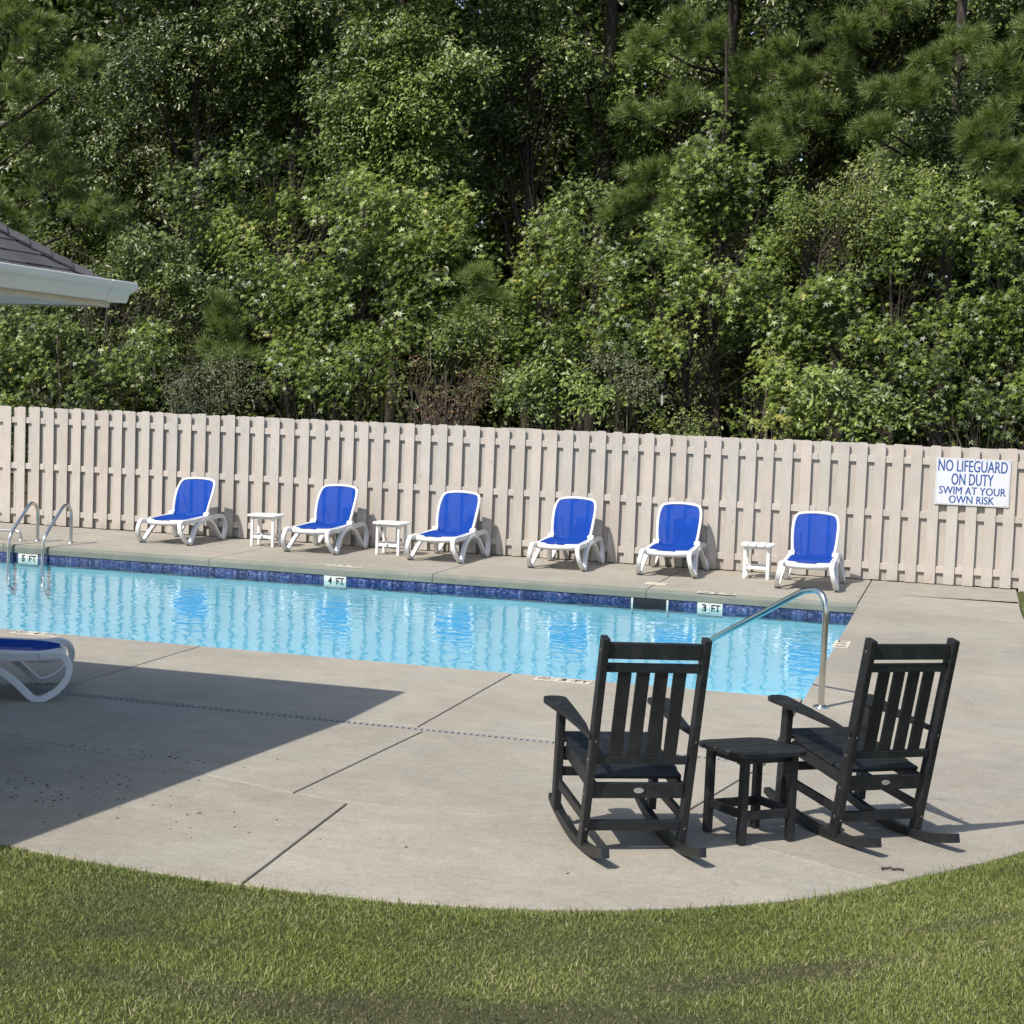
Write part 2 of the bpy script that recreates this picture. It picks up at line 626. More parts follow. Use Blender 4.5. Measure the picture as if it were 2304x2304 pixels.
def catmull(pts, n=8, closed=False):
    P = [Vector(p) for p in pts]
    out = []
    m = len(P)
    for i in range(m if closed else m - 1):
        if closed:
            a, b, c, d = (P[(i + k - 1) % m] for k in range(4))
        else:
            a, b, c, d = P[max(i - 1, 0)], P[i], P[i + 1], P[min(i + 2, m - 1)]
        for k in range(n):
            t = k / n
            out.append(0.5 * ((2 * b) + (c - a) * t + (2 * a - 5 * b + 4 * c - d) * t * t + (3 * b - a - 3 * c + d) * t ** 3))
    if not closed:
        out.append(P[-1])
    return out


def tri_mesh(name, V, T, mat, attrs=None, smooth=False):
    """V (n,3) float, T (m,3) int -> a mesh with per-point float attributes"""
    me = bpy.data.meshes.new(name)
    V = np.ascontiguousarray(V, dtype=np.float32)
    T = np.ascontiguousarray(T, dtype=np.int32)
    me.vertices.add(len(V))
    me.vertices.foreach_set('co', V.ravel())
    me.loops.add(T.size)
    me.loops.foreach_set('vertex_index', T.ravel())
    me.polygons.add(len(T))
    me.polygons.foreach_set('loop_start', np.arange(0, T.size, 3, dtype=np.int32))
    if smooth:
        me.polygons.foreach_set('use_smooth', np.ones(len(T), dtype=bool))
    for k, a in (attrs or {}).items():
        at = me.attributes.new(k, 'FLOAT', 'POINT')
        at.data.foreach_set('value', np.ascontiguousarray(a, dtype=np.float32))
    me.update(calc_edges=True)
    me.materials.append(mat)
    return me


_text_cache = {}


def text_geo(body, bold=0.0):
    """outline letters from Blender's own built-in font: 2-D verts in a unit box and faces"""
    key = (body, bold)
    if key not in _text_cache:
        cu = bpy.data.curves.new('lettering', 'FONT')
        cu.body = body
        cu.offset = bold
        cu.resolution_u = 3
        ob = bpy.data.objects.new('lettering', cu)
        COL.objects.link(ob)
        dg = bpy.context.evaluated_depsgraph_get()
        me = ob.evaluated_get(dg).to_mesh()
        vs = np.array([v.co[:2] for v in me.vertices])
        fs = [list(p.vertices) for p in me.polygons]
        bpy.data.objects.remove(ob)
        bpy.data.curves.remove(cu)
        lo, hi = vs.min(0), vs.max(0)
        _text_cache[key] = ((vs - lo) / (hi - lo), fs)
    return _text_cache[key]


def text_into(mb, body, o, u, v, bold=0.0, mi=0):
    """letters filling the parallelogram o + [0,1]*u + [0,1]*v"""
    vs, fs = text_geo(body, bold)
    o, u, v = Vector(o), Vector(u), Vector(v)
    mb.add([o + u * p[0] + v * p[1] for p in vs], fs, mi)


# ------------------------------------------------------------------ ground, deck, pool
POOL_X0, POOL_X1, POOL_Y0, POOL_Y1 = -16.2, -1.15, 12.42, 18.80
WATER_Z = -0.177

mb = MB()
R_ = 420.0
hx0, hx1, hy0, hy1 = POOL_X0 - 0.1, -1.05, 12.52, 18.92
for lo, hi in (((-R_, -R_), (R_, hy0)), ((-R_, hy1), (R_, R_)), ((-R_, hy0), (hx0, hy1)), ((hx1, hy0), (R_, hy1))):
    mb.add([(lo[0], lo[1], -0.12), (hi[0], lo[1], -0.12), (hi[0], hi[1], -0.12), (lo[0], hi[1], -0.12)], [(0, 1, 2, 3)])
tag(mb.build('ground', M['forest_floor']), kind='structure')

SLOPE = 0.04                                   # the near deck falls gently towards the trench drain


def dz(y):
    return max(0.0, 9.99 - y) * SLOPE


# the curved edge between deck and lawn
EDGE = catmull([(-13.36, 7.395), (-8.58, 7.34), (-6.65, 7.175), (-5.656, 6.74), (-4.87, 6.397), (-4.151, 6.185), (-3.528, 6.079), (-2.866, 6.048), (-2.068, 6.111), (-1.339, 6.365), (-0.614, 6.881), (-0.077, 7.595), (0.378, 8.306), (0.851, 9.401), (1.12, 11.0), (1.12, 14.0), (0.84, 17.6), (0.70, 18.6), (0.70, 21.62)], 6)
EDGE = [(p.x, p.y) for p in EDGE]
EA = np.array(EDGE)


def edge_between(p, q):
    """points of the lawn edge strictly between the two points nearest p and q"""
    i = int(np.argmin(((EA - p) ** 2).sum(1)))
    j = int(np.argmin(((EA - q) ** 2).sum(1)))
    return EDGE[i:j + 1] if i <= j else EDGE[j:i + 1][::-1]


def inset(poly, d):
    n = len(poly)
    area = sum(poly[i][0] * poly[(i + 1) % n][1] - poly[(i + 1) % n][0] * poly[i][1] for i in range(n))
    if area < 0:
        poly = poly[::-1]
    out = []
    for i in range(n):
        a, b, c = Vector(poly[i - 1]), Vector(poly[i]), Vector(poly[(i + 1) % n])
        d1, d2 = (b - a).normalized(), (c - b).normalized()
        n1, n2 = Vector((-d1.y, d1.x)), Vector((-d2.y, d2.x))
        k = (n1 + n2)
        k = k / max(k.dot(n1), 0.3)
        out.append(tuple(b + k * d))
    return out


deck = bpy.data.objects.new('pool_deck', None)
COL.objects.link(deck)
tag(deck, kind='structure')


def slab(poly, gap=0.006):
    p = inset(poly, gap)
    m_ = MB().prism(p, 2, -0.11, 0.0)
    me = bpy.data.meshes.new('slab')
    bm = bmesh.new()
    vs = [bm.verts.new(v) for v in m_.v]
    for f in m_.f:
        bm.faces.new([vs[i] for i in f])
    bmesh.ops.recalc_face_normals(bm, faces=bm.faces[:])
    ed = [e for e in bm.edges if all(v.co.z > -0.001 for v in e.verts)]
    bmesh.ops.bevel(bm, geom=ed, offset=0.007, segments=2, profile=0.5, affect='EDGES', clamp_overlap=True)
    for v in bm.verts:
        v.co.z += dz(v.co.y)
    bm.to_mesh(me)
    bm.free()
    me.materials.append(M['concrete'])
    return link('slab', me, deck)


DY0, DY1 = 9.985, 10.090                       # the trench drain lies between these
seam = [(-13.825, 9.283), (-8.86, 9.106), (-7.05, 8.813), (-5.685, 8.489), (-4.947, 8.294), (-4.142, 8.033), (-3.403, 7.796), (-3.052, 7.718), (-2.583, 7.74), (-2.001, 7.841), (-1.401, 8.078)]
for a, b in ((-14, -9.3), (-9.3, -6.33), (-6.33, -3.50), (-3.50, -1.135)):
    slab([(a, DY1), (b, DY1), (b, POOL_Y0), (a, POOL_Y0)])
slab([(-13.8, DY0), (-6.2, DY0), (-6.2, 8.612)] + seam[2::-1])
slab([(-6.2, DY0), (-3.42, DY0)] + seam[6:2:-1] + [(-6.2, 8.612)])
slab([(-3.42, DY0), (-1.135, DY0)] + seam[10:5:-1])
ct = seam[:3] + [(-6.2, 8.612)]
e1 = edge_between((-2.866, 6.048), (-13.36, 7.395))
slab(ct + seam[3:8] + e1)
e2 = edge_between((-0.286, 7.33), (-2.866, 6.048))
slab(seam[7:11] + e2)
e3 = edge_between((-0.286, 7.33), (1.03, 15.56))
slab([(-1.135, 15.57), (-1.135, DY0), seam[10]] + e3)
e4 = edge_between((1.03, 15.56), (0.76, 18.2))
slab([(-1.135, 18.74), (-1.135, 15.57)] + e4)
e5 = edge_between((0.76, 18.2), (0.70, 20.0))
slab([(-1.15, 20.0), (-1.15, 18.74)] + e5)
slab([(-1.15, 21.62), (-1.15, 20.0), (0.70, 20.0), (0.70, 21.62)])
FJ = [-16.2, -12.6, -9.50, -6.40, -3.66, -1.15]
for a, b in zip(FJ[:-1], FJ[1:]):
    slab([(a, 18.90), (b, 18.90), (b, 21.62), (a, 21.62)])
slab([(-19, 9.4), (-16.2, 9.4), (-16.2, 21.62), (-19, 21.62)])
# darker bed seen at the bottom of the joints
mb = MB().add([(-19, 9.99, -0.05), (-3.41, 9.99, -0.05), (-3.41, 12.38, -0.05), (-19, 12.38, -0.05)], [(0, 1, 2, 3)])
mb.add([(-3.4, 9.99, -0.05), (0.6, 9.99, -0.05), (0.6, 12.38, -0.05), (-3.4, 12.38, -0.05)], [(0, 1, 2, 3)])
mb.add([(x, y, dz(y) - 0.05) for x, y in ((-13, 7.6), (-6.5, 7.4), (-4.2, 6.5), (-2.8, 6.35), (-1.4, 6.7), (-0.6, 7.2), (0.2, 8.3), (0.6, 9.2), (0.6, 9.985), (-13, 9.985))], [tuple(range(10))])
mb.add([(-1.08, 12.39, -0.05), (0.6, 12.39, -0.05), (0.6, 21.6, -0.05), (-1.08, 21.6, -0.05)], [(0, 1, 2, 3)])
mb.add([(-16.2, 18.93, -0.05), (-1.09, 18.93, -0.05), (-1.09, 21.6, -0.05), (-16.2, 21.6, -0.05)], [(0, 1, 2, 3)])
mb.build('joint_filler', M['joint'], deck)

# rounded, green-stained coping along the far side
for a, b in zip(FJ[:-1], FJ[1:]):
    prof = [(18.897, -0.112), (18.897, -0.001)] + [(18.858 - 0.045 * math.sin(t), -0.046 + 0.045 * math.cos(t)) for t in [k * math.pi / 12 for k in range(7)]] + [(18.814, -0.106), (18.820, -0.112)]
    MB().prism(prof, 0, a + 0.004, b - 0.004).build('coping', M['coping'], deck)

basin = bpy.data.objects.new('pool_basin', None)
COL.objects.link(basin)
tag(basin, kind='structure')
mb = MB()
BZ = -0.113
mb.box((POOL_X0 - 0.2, 18.84, -1.9), (-1.12, 19.05, BZ))
mb.box((POOL_X0 - 0.2, 12.25, -1.9), (-1.12, 12.46, BZ))
mb.box((-1.12, 12.25, -1.9), (-0.92, 19.05, BZ))
mb.box((POOL_X0 - 0.4, 12.25, -1.9), (POOL_X0 - 0.2, 19.05, BZ))
mb.add([(POOL_X0 - 0.2, 12.46, -1.75), (-1.12, 12.46, -1.08), (-1.12, 18.84, -1.08), (POOL_X0 - 0.2, 18.84, -1.75)], [(0, 1, 2, 3)])
mb.build('basin_shell', M['plaster'], basin)
# waterline tiles along the far wall
SKX0, SKX1 = -3.84, -3.38
MARK_WALL = [(-12.37, '5', 'FT'), (-7.87, '4', 'FT'), (-3.03, '3', 'FT')]
tile_me = MB().box((0, 18.827, -0.252), (0.148, 18.839, -0.114)).mesh('tile', M['pool_tile'], 0.002, seg=1)
obst = sorted([(SKX0 - 0.003, SKX1 + 0.003)] + [(mx - 0.003, mx + 0.308) for mx, _, _ in MARK_WALL])
runs, x = [], POOL_X0
for a, b in obst:
    runs.append((x, a))
    x = b
runs.append((x, -1.13))
for a, b in runs:
    n = max(1, round((b - a) / 0.1525))
    p = (b - a) / n
    for k in range(n):
        o = link('tile', tile_me, basin)
        o.location = (a + k * p + 0.002, random.uniform(-0.0015, 0.0015), 0)
        o.scale.x = (p - 0.0045) / 0.148
for sx, y0, y1 in ((-1.135, 12.5, 18.8),):
    me2 = MB().box((-1.133, 0, -0.252), (-1.1205, 0.148, -0.114)).mesh('tile', M['pool_tile'], 0.002, seg=1)
    for k in range(41):
        o = link('tile', me2, basin)
        o.location.y = 12.52 + k * 0.1525
MB().box((POOL_X0, 18.8355, -0.258), (-1.125, 18.8385, -0.1135)).build('grout_band', M['grout'], basin)

mb = MB()
mb.box((SKX0 + 0.03, 18.822, -0.25), (SKX1 - 0.03, 18.833, -0.116), 0)
mb.box((SKX0 + 0.10, 18.812, -0.185), (SKX1 - 0.10, 18.8215, -0.172), 0)
sk = thing('skimmer', 'dark skimmer opening with white side edges in the blue tile band', 'skimmer', (0, 0, 0))
mb.build('throat', M['dark_void'], sk)
for xx in (SKX0, SKX1 - 0.025):
    MB().box((xx, 18.818, -0.30), (xx + 0.022, 18.8335, -0.115)).build('side_trim', M['tile_white'], sk)

mb = MB()
nx, ny = 2, 2
mb.add([(POOL_X0 - 0.15, 12.47, WATER_Z), (-1.13, 12.47, WATER_Z), (-1.13, 18.826, WATER_Z), (POOL_X0 - 0.15, 18.826, WATER_Z)], [(0, 1, 2, 3)])
wa = mb.build('pool_water', M['water'])
if wa.data.polygons[0].normal.z < 0:
    wa.data.flip_normals()
tag(wa, kind='structure')

# trench drain
dr = thing('trench_drain', 'narrow slotted trench drain crossing the near deck beside the pool', 'drain')
MB().box((-14, DY0 + 0.012, -0.045), (-1.15, DY1 - 0.012, -0.03)).build('channel', M['dark_void'], dr)
for y0, y1 in ((DY0 + 0.008, DY0 + 0.019), (DY1 - 0.018, DY1 - 0.008)):
    MB().box((-14, y0, -0.04), (-1.15, y1, -0.002)).build('edge_rail', M['drain'], dr)
mb = MB()
x = -13.95
while x < -1.17:
    mb.box((x, DY0 + 0.034, -0.02), (x + 0.017, DY1 - 0.026, -0.002))
    x += 0.044
tag(mb.build('grate_bars', M['drain'], dr), kind='stuff')


# ------------------------------------------------------------------ depth markers
def no_diving(mb, c, u, v, r, mi_b, mi_r):
    """ring, slash and a small diver, drawn flat around c in the directions u, v"""
    c, u, v = Vector(c), Vector(u), Vector(v)

    def ring(r0, r1, mi):
        vs, fs, n = [], [], 28
        for k in range(n):
            t = 2 * math.pi * k / n
            d = u * math.cos(t) + v * math.sin(t)
            vs += [c + d * r0, c + d * r1]
        for k in range(n):
            a, b = 2 * k, 2 * ((k + 1) % n)
            fs.append((a, a + 1, b + 1, b))
        mb.add(vs, fs, mi)
    ring(r * 0.80, r, mi_b)
    d = (u - v).normalized()
    e = (u + v).normalized()
    w = r * 0.09
    mb.add([c - d * r * 0.8 - e * w, c + d * r * 0.8 - e * w, c + d * r * 0.8 + e * w, c - d * r * 0.8 + e * w], [(0, 1, 2, 3)], mi_r)
    up = u.cross(v).normalized() * 0.0004
    q = c + up
    for a, b, wd in (((-0.45, 0.30), (0.05, 0.02), 0.10), ((0.05, 0.02), (0.42, -0.30), 0.06), ((-0.2, 0.1), (-0.1, 0.42), 0.06)):
        p0, p1 = q + u * a[0] * r + v * a[1] * r, q + u * b[0] * r + v * b[1] * r
        dd = (p1 - p0).normalized()
        nn = dd.cross(up.normalized()) * wd * r
        mb.add([p0 - nn, p1 - nn, p1 + nn, p0 + nn], [(0, 1, 2, 3)], mi_b)


def deck_marker(o, u, v, num, label):
    """three tiles starting at o, running along u, letters upright along v"""
    o, u, v = Vector(o), Vector(u), Vector(v)
    t = thing('depth_marker', label, 'depth marker', o, 0.0, 'depth markers set in the pool deck')
    S = 0.150
    z = Vector((0, 0, 0.004))
    for k in range(3):
        a = u * (k * 0.1565)
        pts = [a, a + u * S, a + u * S + v * S, a + v * S]
        m_ = MB()
        m_.add([p for p in pts] + [p + z for p in pts], [(3, 2, 1, 0), (4, 5, 6, 7), (0, 1, 5, 4), (1, 2, 6, 5), (2, 3, 7, 6), (3, 0, 4, 7)])
        m_.build('tile', M['deck_tile'], t, 0.0012, seg=1)
    zz = Vector((0, 0, 0.0052))
    m_ = MB()
    no_diving(m_, u * 0.075 + v * 0.075 + zz, u, v, 0.052, 0, 1)
    m_.build('no_diving_symbol', [M['black_print'], M['red_print']], t)
    m_ = MB()
    text_into(m_, num, u * (0.1565 + 0.045) + v * 0.028 + zz, u * 0.060, v * 0.094, 0.03)
    m_.build('numeral', M['black_print'], t)
    m_ = MB()
    text_into(m_, 'FT', u * (0.313 + 0.018) + v * 0.032 + zz, u * 0.114, v * 0.086, 0.02)
    m_.build('lettering', M['black_print'], t)


deck_marker((-8.12, 12.235, 0), (1, 0, 0), (0, 1, 0), '4', 'cream 4 FT no-diving tiles in the near pool edge beside the shaded lounger')
deck_marker((-3.27, 12.215, 0), (1, 0, 0), (0, 1, 0), '3', 'cream 3 FT no-diving tiles in the near pool edge left of the black rocking chairs')
deck_marker((-1.00, 15.26, 0), (0, 1, 0), (-1, 0, 0), '3', 'cream 3 FT no-diving tiles turned sideways on the right deck behind the handrail')
deck_marker((-7.44, 19.10, 0), (-1, 0, 0), (0, -1, 0), '4', 'worn cream deck tiles on the far side above the white 4 FT wall tiles')
deck_marker((-2.58, 18.965, 0), (-1, 0, 0), (0, -1, 0), '3', 'worn cream deck tiles on the far side behind the white 3 FT wall tiles')

for mx, a, b in MARK_WALL:
    lab = {'5': 'white 5 FT tiles in the blue tile band between the ladder rails',
           '4': 'white 4 FT tiles in the blue tile band of the far pool wall',
           '3': 'white 3 FT tiles in the blue tile band right of the skimmer'}[a]
    t = thing('depth_marker', lab, 'depth marker', (mx, 18.826, -0.262), 0.0, 'depth markers in the tile band')
    for k in range(2):
        MB().box((k * 0.154, -0.006, 0), (k * 0.154 + 0.151, 0.006, 0.148)).build('tile', M['tile_white'], t, 0.001, seg=1)
    m_ = MB()
    text_into(m_, a, (0.055, -0.0068, 0.040), (0.058, 0, 0), (0, 0, 0.092), 0.03)
    m_.build('numeral', M['black_print'], t)
    m_ = MB()
    text_into(m_, b, (0.170, -0.0068, 0.042), (0.112, 0, 0), (0, 0, 0.086), 0.02)
    m_.build('lettering', M['black_print'], t)

t = thing('deck_hatch', 'plain cream square lid in the far deck behind the dark skimmer opening', 'lid', (-3.66, 19.46, 0))
MB().box((-0.135, -0.13, 0), (0.135, 0.13, 0.005)).build('lid_plate', M['lid'], t, 0.002, seg=1)
MB().lathe((0, 0.08, 0.0055), [(0.012, 0), (0.012, 0.0008)], 12).build('finger_hole', M['joint'], t)


# ------------------------------------------------------------------ fence and sign
FY = 21.557
FX = [-16.9, -16.66, -16.42, -16.17, -15.92, -15.67, -15.42, -15.17, -14.93, -14.68, -14.43 + 0.1, -14.078, -13.823, -13.574, -13.333, -13.102, -12.873, -12.629, -12.393, -12.163, -11.929, -11.693,
      -11.462, -11.233, -10.993, -10.758, -10.513, -10.274, -10.041, -9.79, -9.555, -9.318, -9.076, -8.84, -8.612, -8.379, -8.148, -7.912, -7.674,
      -7.429, -7.182, -6.944, -6.694, -6.472, -6.251, -6.019, -5.784, -5.553, -5.322, -5.091, -4.856, -4.627, -4.391, -4.173, -3.944, -3.709,
      -3.476, -3.239, -2.999, -2.762, -2.527, -2.273, -2.019, -1.768, -1.531, -1.295, -1.057, -0.82, -0.584, -0.34, -0.095, 0.145, 0.384, 0.62,
      0.86, 1.10, 1.34, 1.58, 1.82, 2.06, 2.30, 2.54, 2.78]
fence = thing('privacy_fence', 'tall beige shadowbox board fence running behind the row of blue loungers', 'fence', (0, FY, 0))


def board_mesh(h, w=0.140, th=0.016):
    r = 0.026
    out = [(-w / 2, 0), (w / 2, 0)]
    out += [(w / 2 - r + r * math.cos(t), h - r + r * math.sin(t)) for t in [0, 0.52, 1.05, 1.57]]
    out += [(-w / 2 + r - r * math.sin(t), h - r + r * math.cos(t)) for t in [0, 0.52, 1.05, 1.57]]
    return MB().prism(out, 1, 0, th).mesh('board', M['fence'], 0.0015, seg=1)


FB = [board_mesh(1.815), board_mesh(1.822), board_mesh(1.810), board_mesh(1.925)]
BB = [board_mesh(1.812, 0.150), board_mesh(1.805, 0.150), board_mesh(1.92, 0.150)]
for i, x in enumerate(FX):
    low = x > 0.78
    o = link('board', FB[3] if low else random.choice(FB[:3]), fence)
    o.location = (x - 0.07, random.uniform(-0.001, 0.001), (-0.095 if low else 0.012) + random.uniform(-0.004, 0.004))
    o.rotation_euler.y = random.gauss(0, 0.0016)
    if i + 1 < len(FX):
        c = (x + FX[i + 1] - 0.14) / 2
        o = link('board', BB[2] if low else random.choice(BB[:2]), fence)
        sh = 0.034 if -14.5 < x < -14.0 else random.uniform(-0.006, 0.008)
        o.location = (c + sh, 0.0545 + random.uniform(0, 0.002), (-0.095 if low else 0.012) + random.uniform(-0.006, 0.006))
        o.rotation_euler.y = random.gauss(0, 0.002)
POSTX = [-16.2, -13.74, -11.31, -8.92, -6.61, -4.29, -1.93, 0.50, 2.9]
for a, b in zip([-17.1] + POSTX[1:-1], POSTX[1:]):
    for z in (0.198, 0.910, 1.620):
        MB().box((a + 0.002, 0.0175, z - 0.045), (b - 0.002, 0.0535, z + 0.045)).build('rail', M['fence'], fence, 0.003, seg=1)
pm = MB().box((-0.045, 0.073, -0.11), (0.045, 0.163, 1.80)).mesh('post', M['fence'], 0.003, seg=1)
for x in POSTX:
    o = link('post', pm, fence)
    o.location.x = x

sg = thing('pool_sign', 'white sign with blue capital letters warning no lifeguard, screwed to the fence', 'sign', (-0.398, FY - 0.016, 1.066))
W_, H_ = 0.938, 0.615
MB().box((0, 0, 0), (W_, 0.006, H_)).build('panel', M['sign_white'], sg, 0.001, seg=1)
m_ = MB()
for body, x0, x1, t0, t1, bold in (('NO LIFEGUARD', 0.030, 0.955, 0.040, 0.285, 0.012), ('ON DUTY', 0.215, 0.775, 0.322, 0.570, 0.012),
                                   ('SWIM AT YOUR', 0.055, 0.948, 0.604, 0.770, 0.003), ('OWN RISK', 0.195, 0.800, 0.795, 0.958, 0.003)):
    for k, off in enumerate((-0.0022, 0.0, 0.0022)):          # three thin passes give the bold stroke
        text_into(m_, body, (x0 * W_ + off, -0.0012 - 0.0003 * k, H_ * (1 - t1)), ((x1 - x0) * W_, 0, 0), (0, 0, H_ * (t1 - t0)))
m_.build('lettering', M['blue_print'], sg)
m_ = MB()
e = 0.011
for lo, hi in (((e, e), (W_ - e, e + 0.002)), ((e, H_ - e - 0.002), (W_ - e, H_ - e)), ((e, e + 0.002), (e + 0.002, H_ - e - 0.002)), ((W_ - e - 0.002, e + 0.002), (W_ - e, H_ - e - 0.002))):
    m_.add([(lo[0], -0.001, lo[1]), (hi[0], -0.001, lo[1]), (hi[0], -0.001, hi[1]), (lo[0], -0.001, hi[1])], [(0, 1, 2, 3)])
m_.build('border_line', M['screw'], sg)
for x, z in ((0.025, 0.028), (W_ - 0.045, 0.024), (W_ - 0.03, H_ - 0.024), (0.03, H_ - 0.022), (W_ * 0.52, H_ - 0.016)):
    m_ = MB()
    m_.prism([(x + 0.006 * math.cos(k * 1.047), z + 0.006 * math.sin(k * 1.047)) for k in range(6)], 1, -0.004, 0.0)
    m_.build('screw', M['screw'], sg)


# ------------------------------------------------------------------ sun loungers
def slat_surface(pts_fn, nu, nv):
    V, Fc = [], []
    for i in range(nu + 1):
        for j in range(nv + 1):
            V.append(pts_fn(i / nu, j / nv))
    for i in range(nu):
        for j in range(nv):
            a = i * (nv + 1) + j
            Fc.append((a, a + 1, a + nv + 2, a + nv + 1))
    return V, Fc


def make_lounger(label, loc, rz, tilt, group='blue and white sun loungers around the pool'):
    t = thing('sun_lounger', label, 'sun lounger', loc, rz, group)
    wp = M['white_plastic']
    beam = catmull([(0.10, 0.318), (0.24, 0.318), (0.45, 0.318), (0.70, 0.335), (0.90, 0.345), (1.10, 0.338), (1.30, 0.346), (1.40, 0.338)], 4)
    front = catmull([(0.22, 0.318), (0.120, 0.330), (0.050, 0.308), (0.020, 0.240), (0.038, 0.160), (0.105, 0.080), (0.195, 0.030), (0.250, 0.027), (0.298, 0.062), (0.40, 0.160), (0.53, 0.250), (0.68, 0.306), (0.82, 0.326)], 4)
    rear = catmull([(0.84, 0.326), (0.96, 0.306), (1.06, 0.240), (1.14, 0.140), (1.205, 0.058), (1.250, 0.026), (1.305, 0.032), (1.380, 0.092), (1.432, 0.170), (1.440, 0.250), (1.405, 0.315), (1.34, 0.338)], 4)
    for s in (-1, 1):
        m_ = MB()
        a, b = sorted((s * 0.275, s * 0.322))
        m_.ribbon(beam, 0.030, a, b)
        m_.build('side_rail', wp, t, 0.006)
        for nm, path in (('front_leg', front), ('rear_leg', rear)):
            m_ = MB()
            a, b = sorted((s * 0.284, s * 0.340))
            m_.ribbon(path, 0.0225, a, b)
            m_.v = [(p[0] + s * max(0.0, 0.30 - p[2]) * 0.20, p[1], p[2]) for p in m_.v]     # legs splay outwards
            leg = m_.build(nm, wp, t, 0.006)
            gy = 0.222 if nm == 'front_leg' else 1.276
            MB().box((min(a, b) + 0.004 + s * 0.058, gy - 0.035, 0.0), (max(a, b) - 0.004 + s * 0.058, gy + 0.03, 0.016)).build('foot_pad', M['grey_foot'], leg, 0.004, seg=1)
    # rounded front bar
    path = catmull([(-0.266, 0.30), (-0.264, 0.210), (-0.228, 0.140), (-0.12, 0.090), (0, 0.072), (0.12, 0.090), (0.228, 0.140), (0.264, 0.210), (0.266, 0.30)], 5)
    m_ = MB()
    n = len(path)
    vs, fs = [], []
    for i, p in enumerate(path):
        d = (path[min(i + 1, n - 1)] - path[max(i - 1, 0)]).normalized()
        nn = Vector((-d.y, d.x))
        for k, z in ((0.019, 0.272), (0.023, 0.318), (0.012, 0.338), (-0.012, 0.340), (-0.023, 0.328), (-0.022, 0.290)):
            q = p - nn * k
            vs.append((q.x, q.y, z - 0.002 * (1 - abs(2 * i / n - 1))))
    for i in range(n - 1):
        for k in range(6):
            a, b = i * 6 + k, i * 6 + (k + 1) % 6
            fs.append((a, b, b + 6, a + 6))
    fs += [(5, 4, 3, 2, 1, 0), tuple((n - 1) * 6 + k for k in range(6))]
    m_.add(vs, fs)
    m_.build('front_bar', wp, t, smooth=True)
    MB().box((-0.283, 1.345, 0.318), (0.283, 1.385, 0.352)).build('rear_bar', wp, t, 0.006)
    MB().box((-0.283, 0.905, 0.300), (0.283, 0.945, 0.332)).build('cross_bar', wp, t, 0.006)

    def seat(u, v):
        y = 0.100 + u * 0.868
        w = 0.268 * (1 - max(0, (0.29 - y) / 0.20) ** 2 * 0.62)
        x = (2 * v - 1) * w
        zb = 0.343 + 0.022 * math.sin(max(0, y - 0.25) * 2.4) * (y > 0.25)
        return (x, y, zb - 0.016 * (1 - (2 * v - 1) ** 2) * min(1, u * 4))
    V, Fc = slat_surface(seat, 18, 8)
    m_ = MB().add(V, Fc)
    o = m_.build('seat_sling', M['sling'], t, smooth=True)
    for s in (-1, 1):     # white edge strips holding the sling
        m_ = MB()
        pts = [seat(u / 14, 0 if s < 0 else 1) for u in range(0, 15)]
        m_.tube([(p[0] + s * 0.008, p[1], p[2] - 0.004) for p in pts], 0.013, 6)
        m_.build('sling_edge', wp, t, smooth=True)
    # backrest, hinged at the back of the seat
    L = 0.60
    ct, st = math.cos(tilt), math.sin(tilt)

    def B(x, s, n):
        n2 = n + 0.035 * math.sin(min(1, max(0, s / L)) * math.pi)     # slight belly towards the sitter
        return (x, 0.945 + s * ct - n2 * st, 0.362 + s * st + n2 * ct)
    out = catmull([(-0.262, 0.00), (-0.283, 0.20), (-0.290, 0.42), (-0.268, 0.575), (-0.205, 0.638), (0, 0.662), (0.205, 0.638), (0.268, 0.575), (0.290, 0.42), (0.283, 0.20), (0.262, 0.00)], 5)
    out = [Vector((p.x, p.y * 0.915)) for p in out]
    n = len(out)
    vs, fs = [], []
    for i, p in enumerate(out):
        d = (out[min(i + 1, n - 1)] - out[max(i - 1, 0)]).normalized()
        nn = Vector((-d.y, d.x))
        for k, h in ((0.016, -0.014), (0.019, 0.006), (0.006, 0.018), (-0.010, 0.018), (-0.020, 0.006), (-0.018, -0.014)):
            q = p + nn * k
            vs.append(B(q.x, q.y, h))
    for i in range(n - 1):
        for k in range(6):
            a, b = i * 6 + k, i * 6 + (k + 1) % 6
            fs.append((a, b, b + 6, a + 6))
    fs += [(5, 4, 3, 2, 1, 0), tuple((n - 1) * 6 + k for k in range(6))]
    m_ = MB().add(vs, fs)
    m_.build('back_frame', wp, t, smooth=True)

    def halfw(s):
        for i in range(n // 2):
            if out[i].y <= s <= out[i + 1].y:
                k = (s - out[i].y) / max(1e-6, out[i + 1].y - out[i].y)
                return abs(out[i].x + (out[i + 1].x - out[i].x) * k)
        return 0.05

    def back(u, v):
        s = -0.024 + u * 0.622
        w = max(0.02, halfw(max(s, 0.002)) - 0.012)
        return B((2 * v - 1) * w, s, 0.006 - 0.012 * (1 - (2 * v - 1) ** 2))
    V, Fc = slat_surface(back, 22, 8)
    MB().add(V, Fc).build('back_sling', M['sling'], t, smooth=True)
    for s in (-1, 1):
        m_ = MB()
        a, b = sorted((s * 0.238, s * 0.318))
        m_.prism([(0.940 + 0.046 * math.cos(k * math.pi / 6), 0.378 + 0.040 * math.sin(k * math.pi / 6)) for k in range(12)], 0, a, b)
        m_.build('hinge', wp, t, 0.005)
    # strut holding the backrest up
    if tilt > 0.3:
        for s in (-0.19, 0.19):
            MB().tube([B(s, 0.33, -0.03), (s, 1.30, 0.325)], 0.011, 6).build('back_strut', wp, t, smooth=True)
    return t


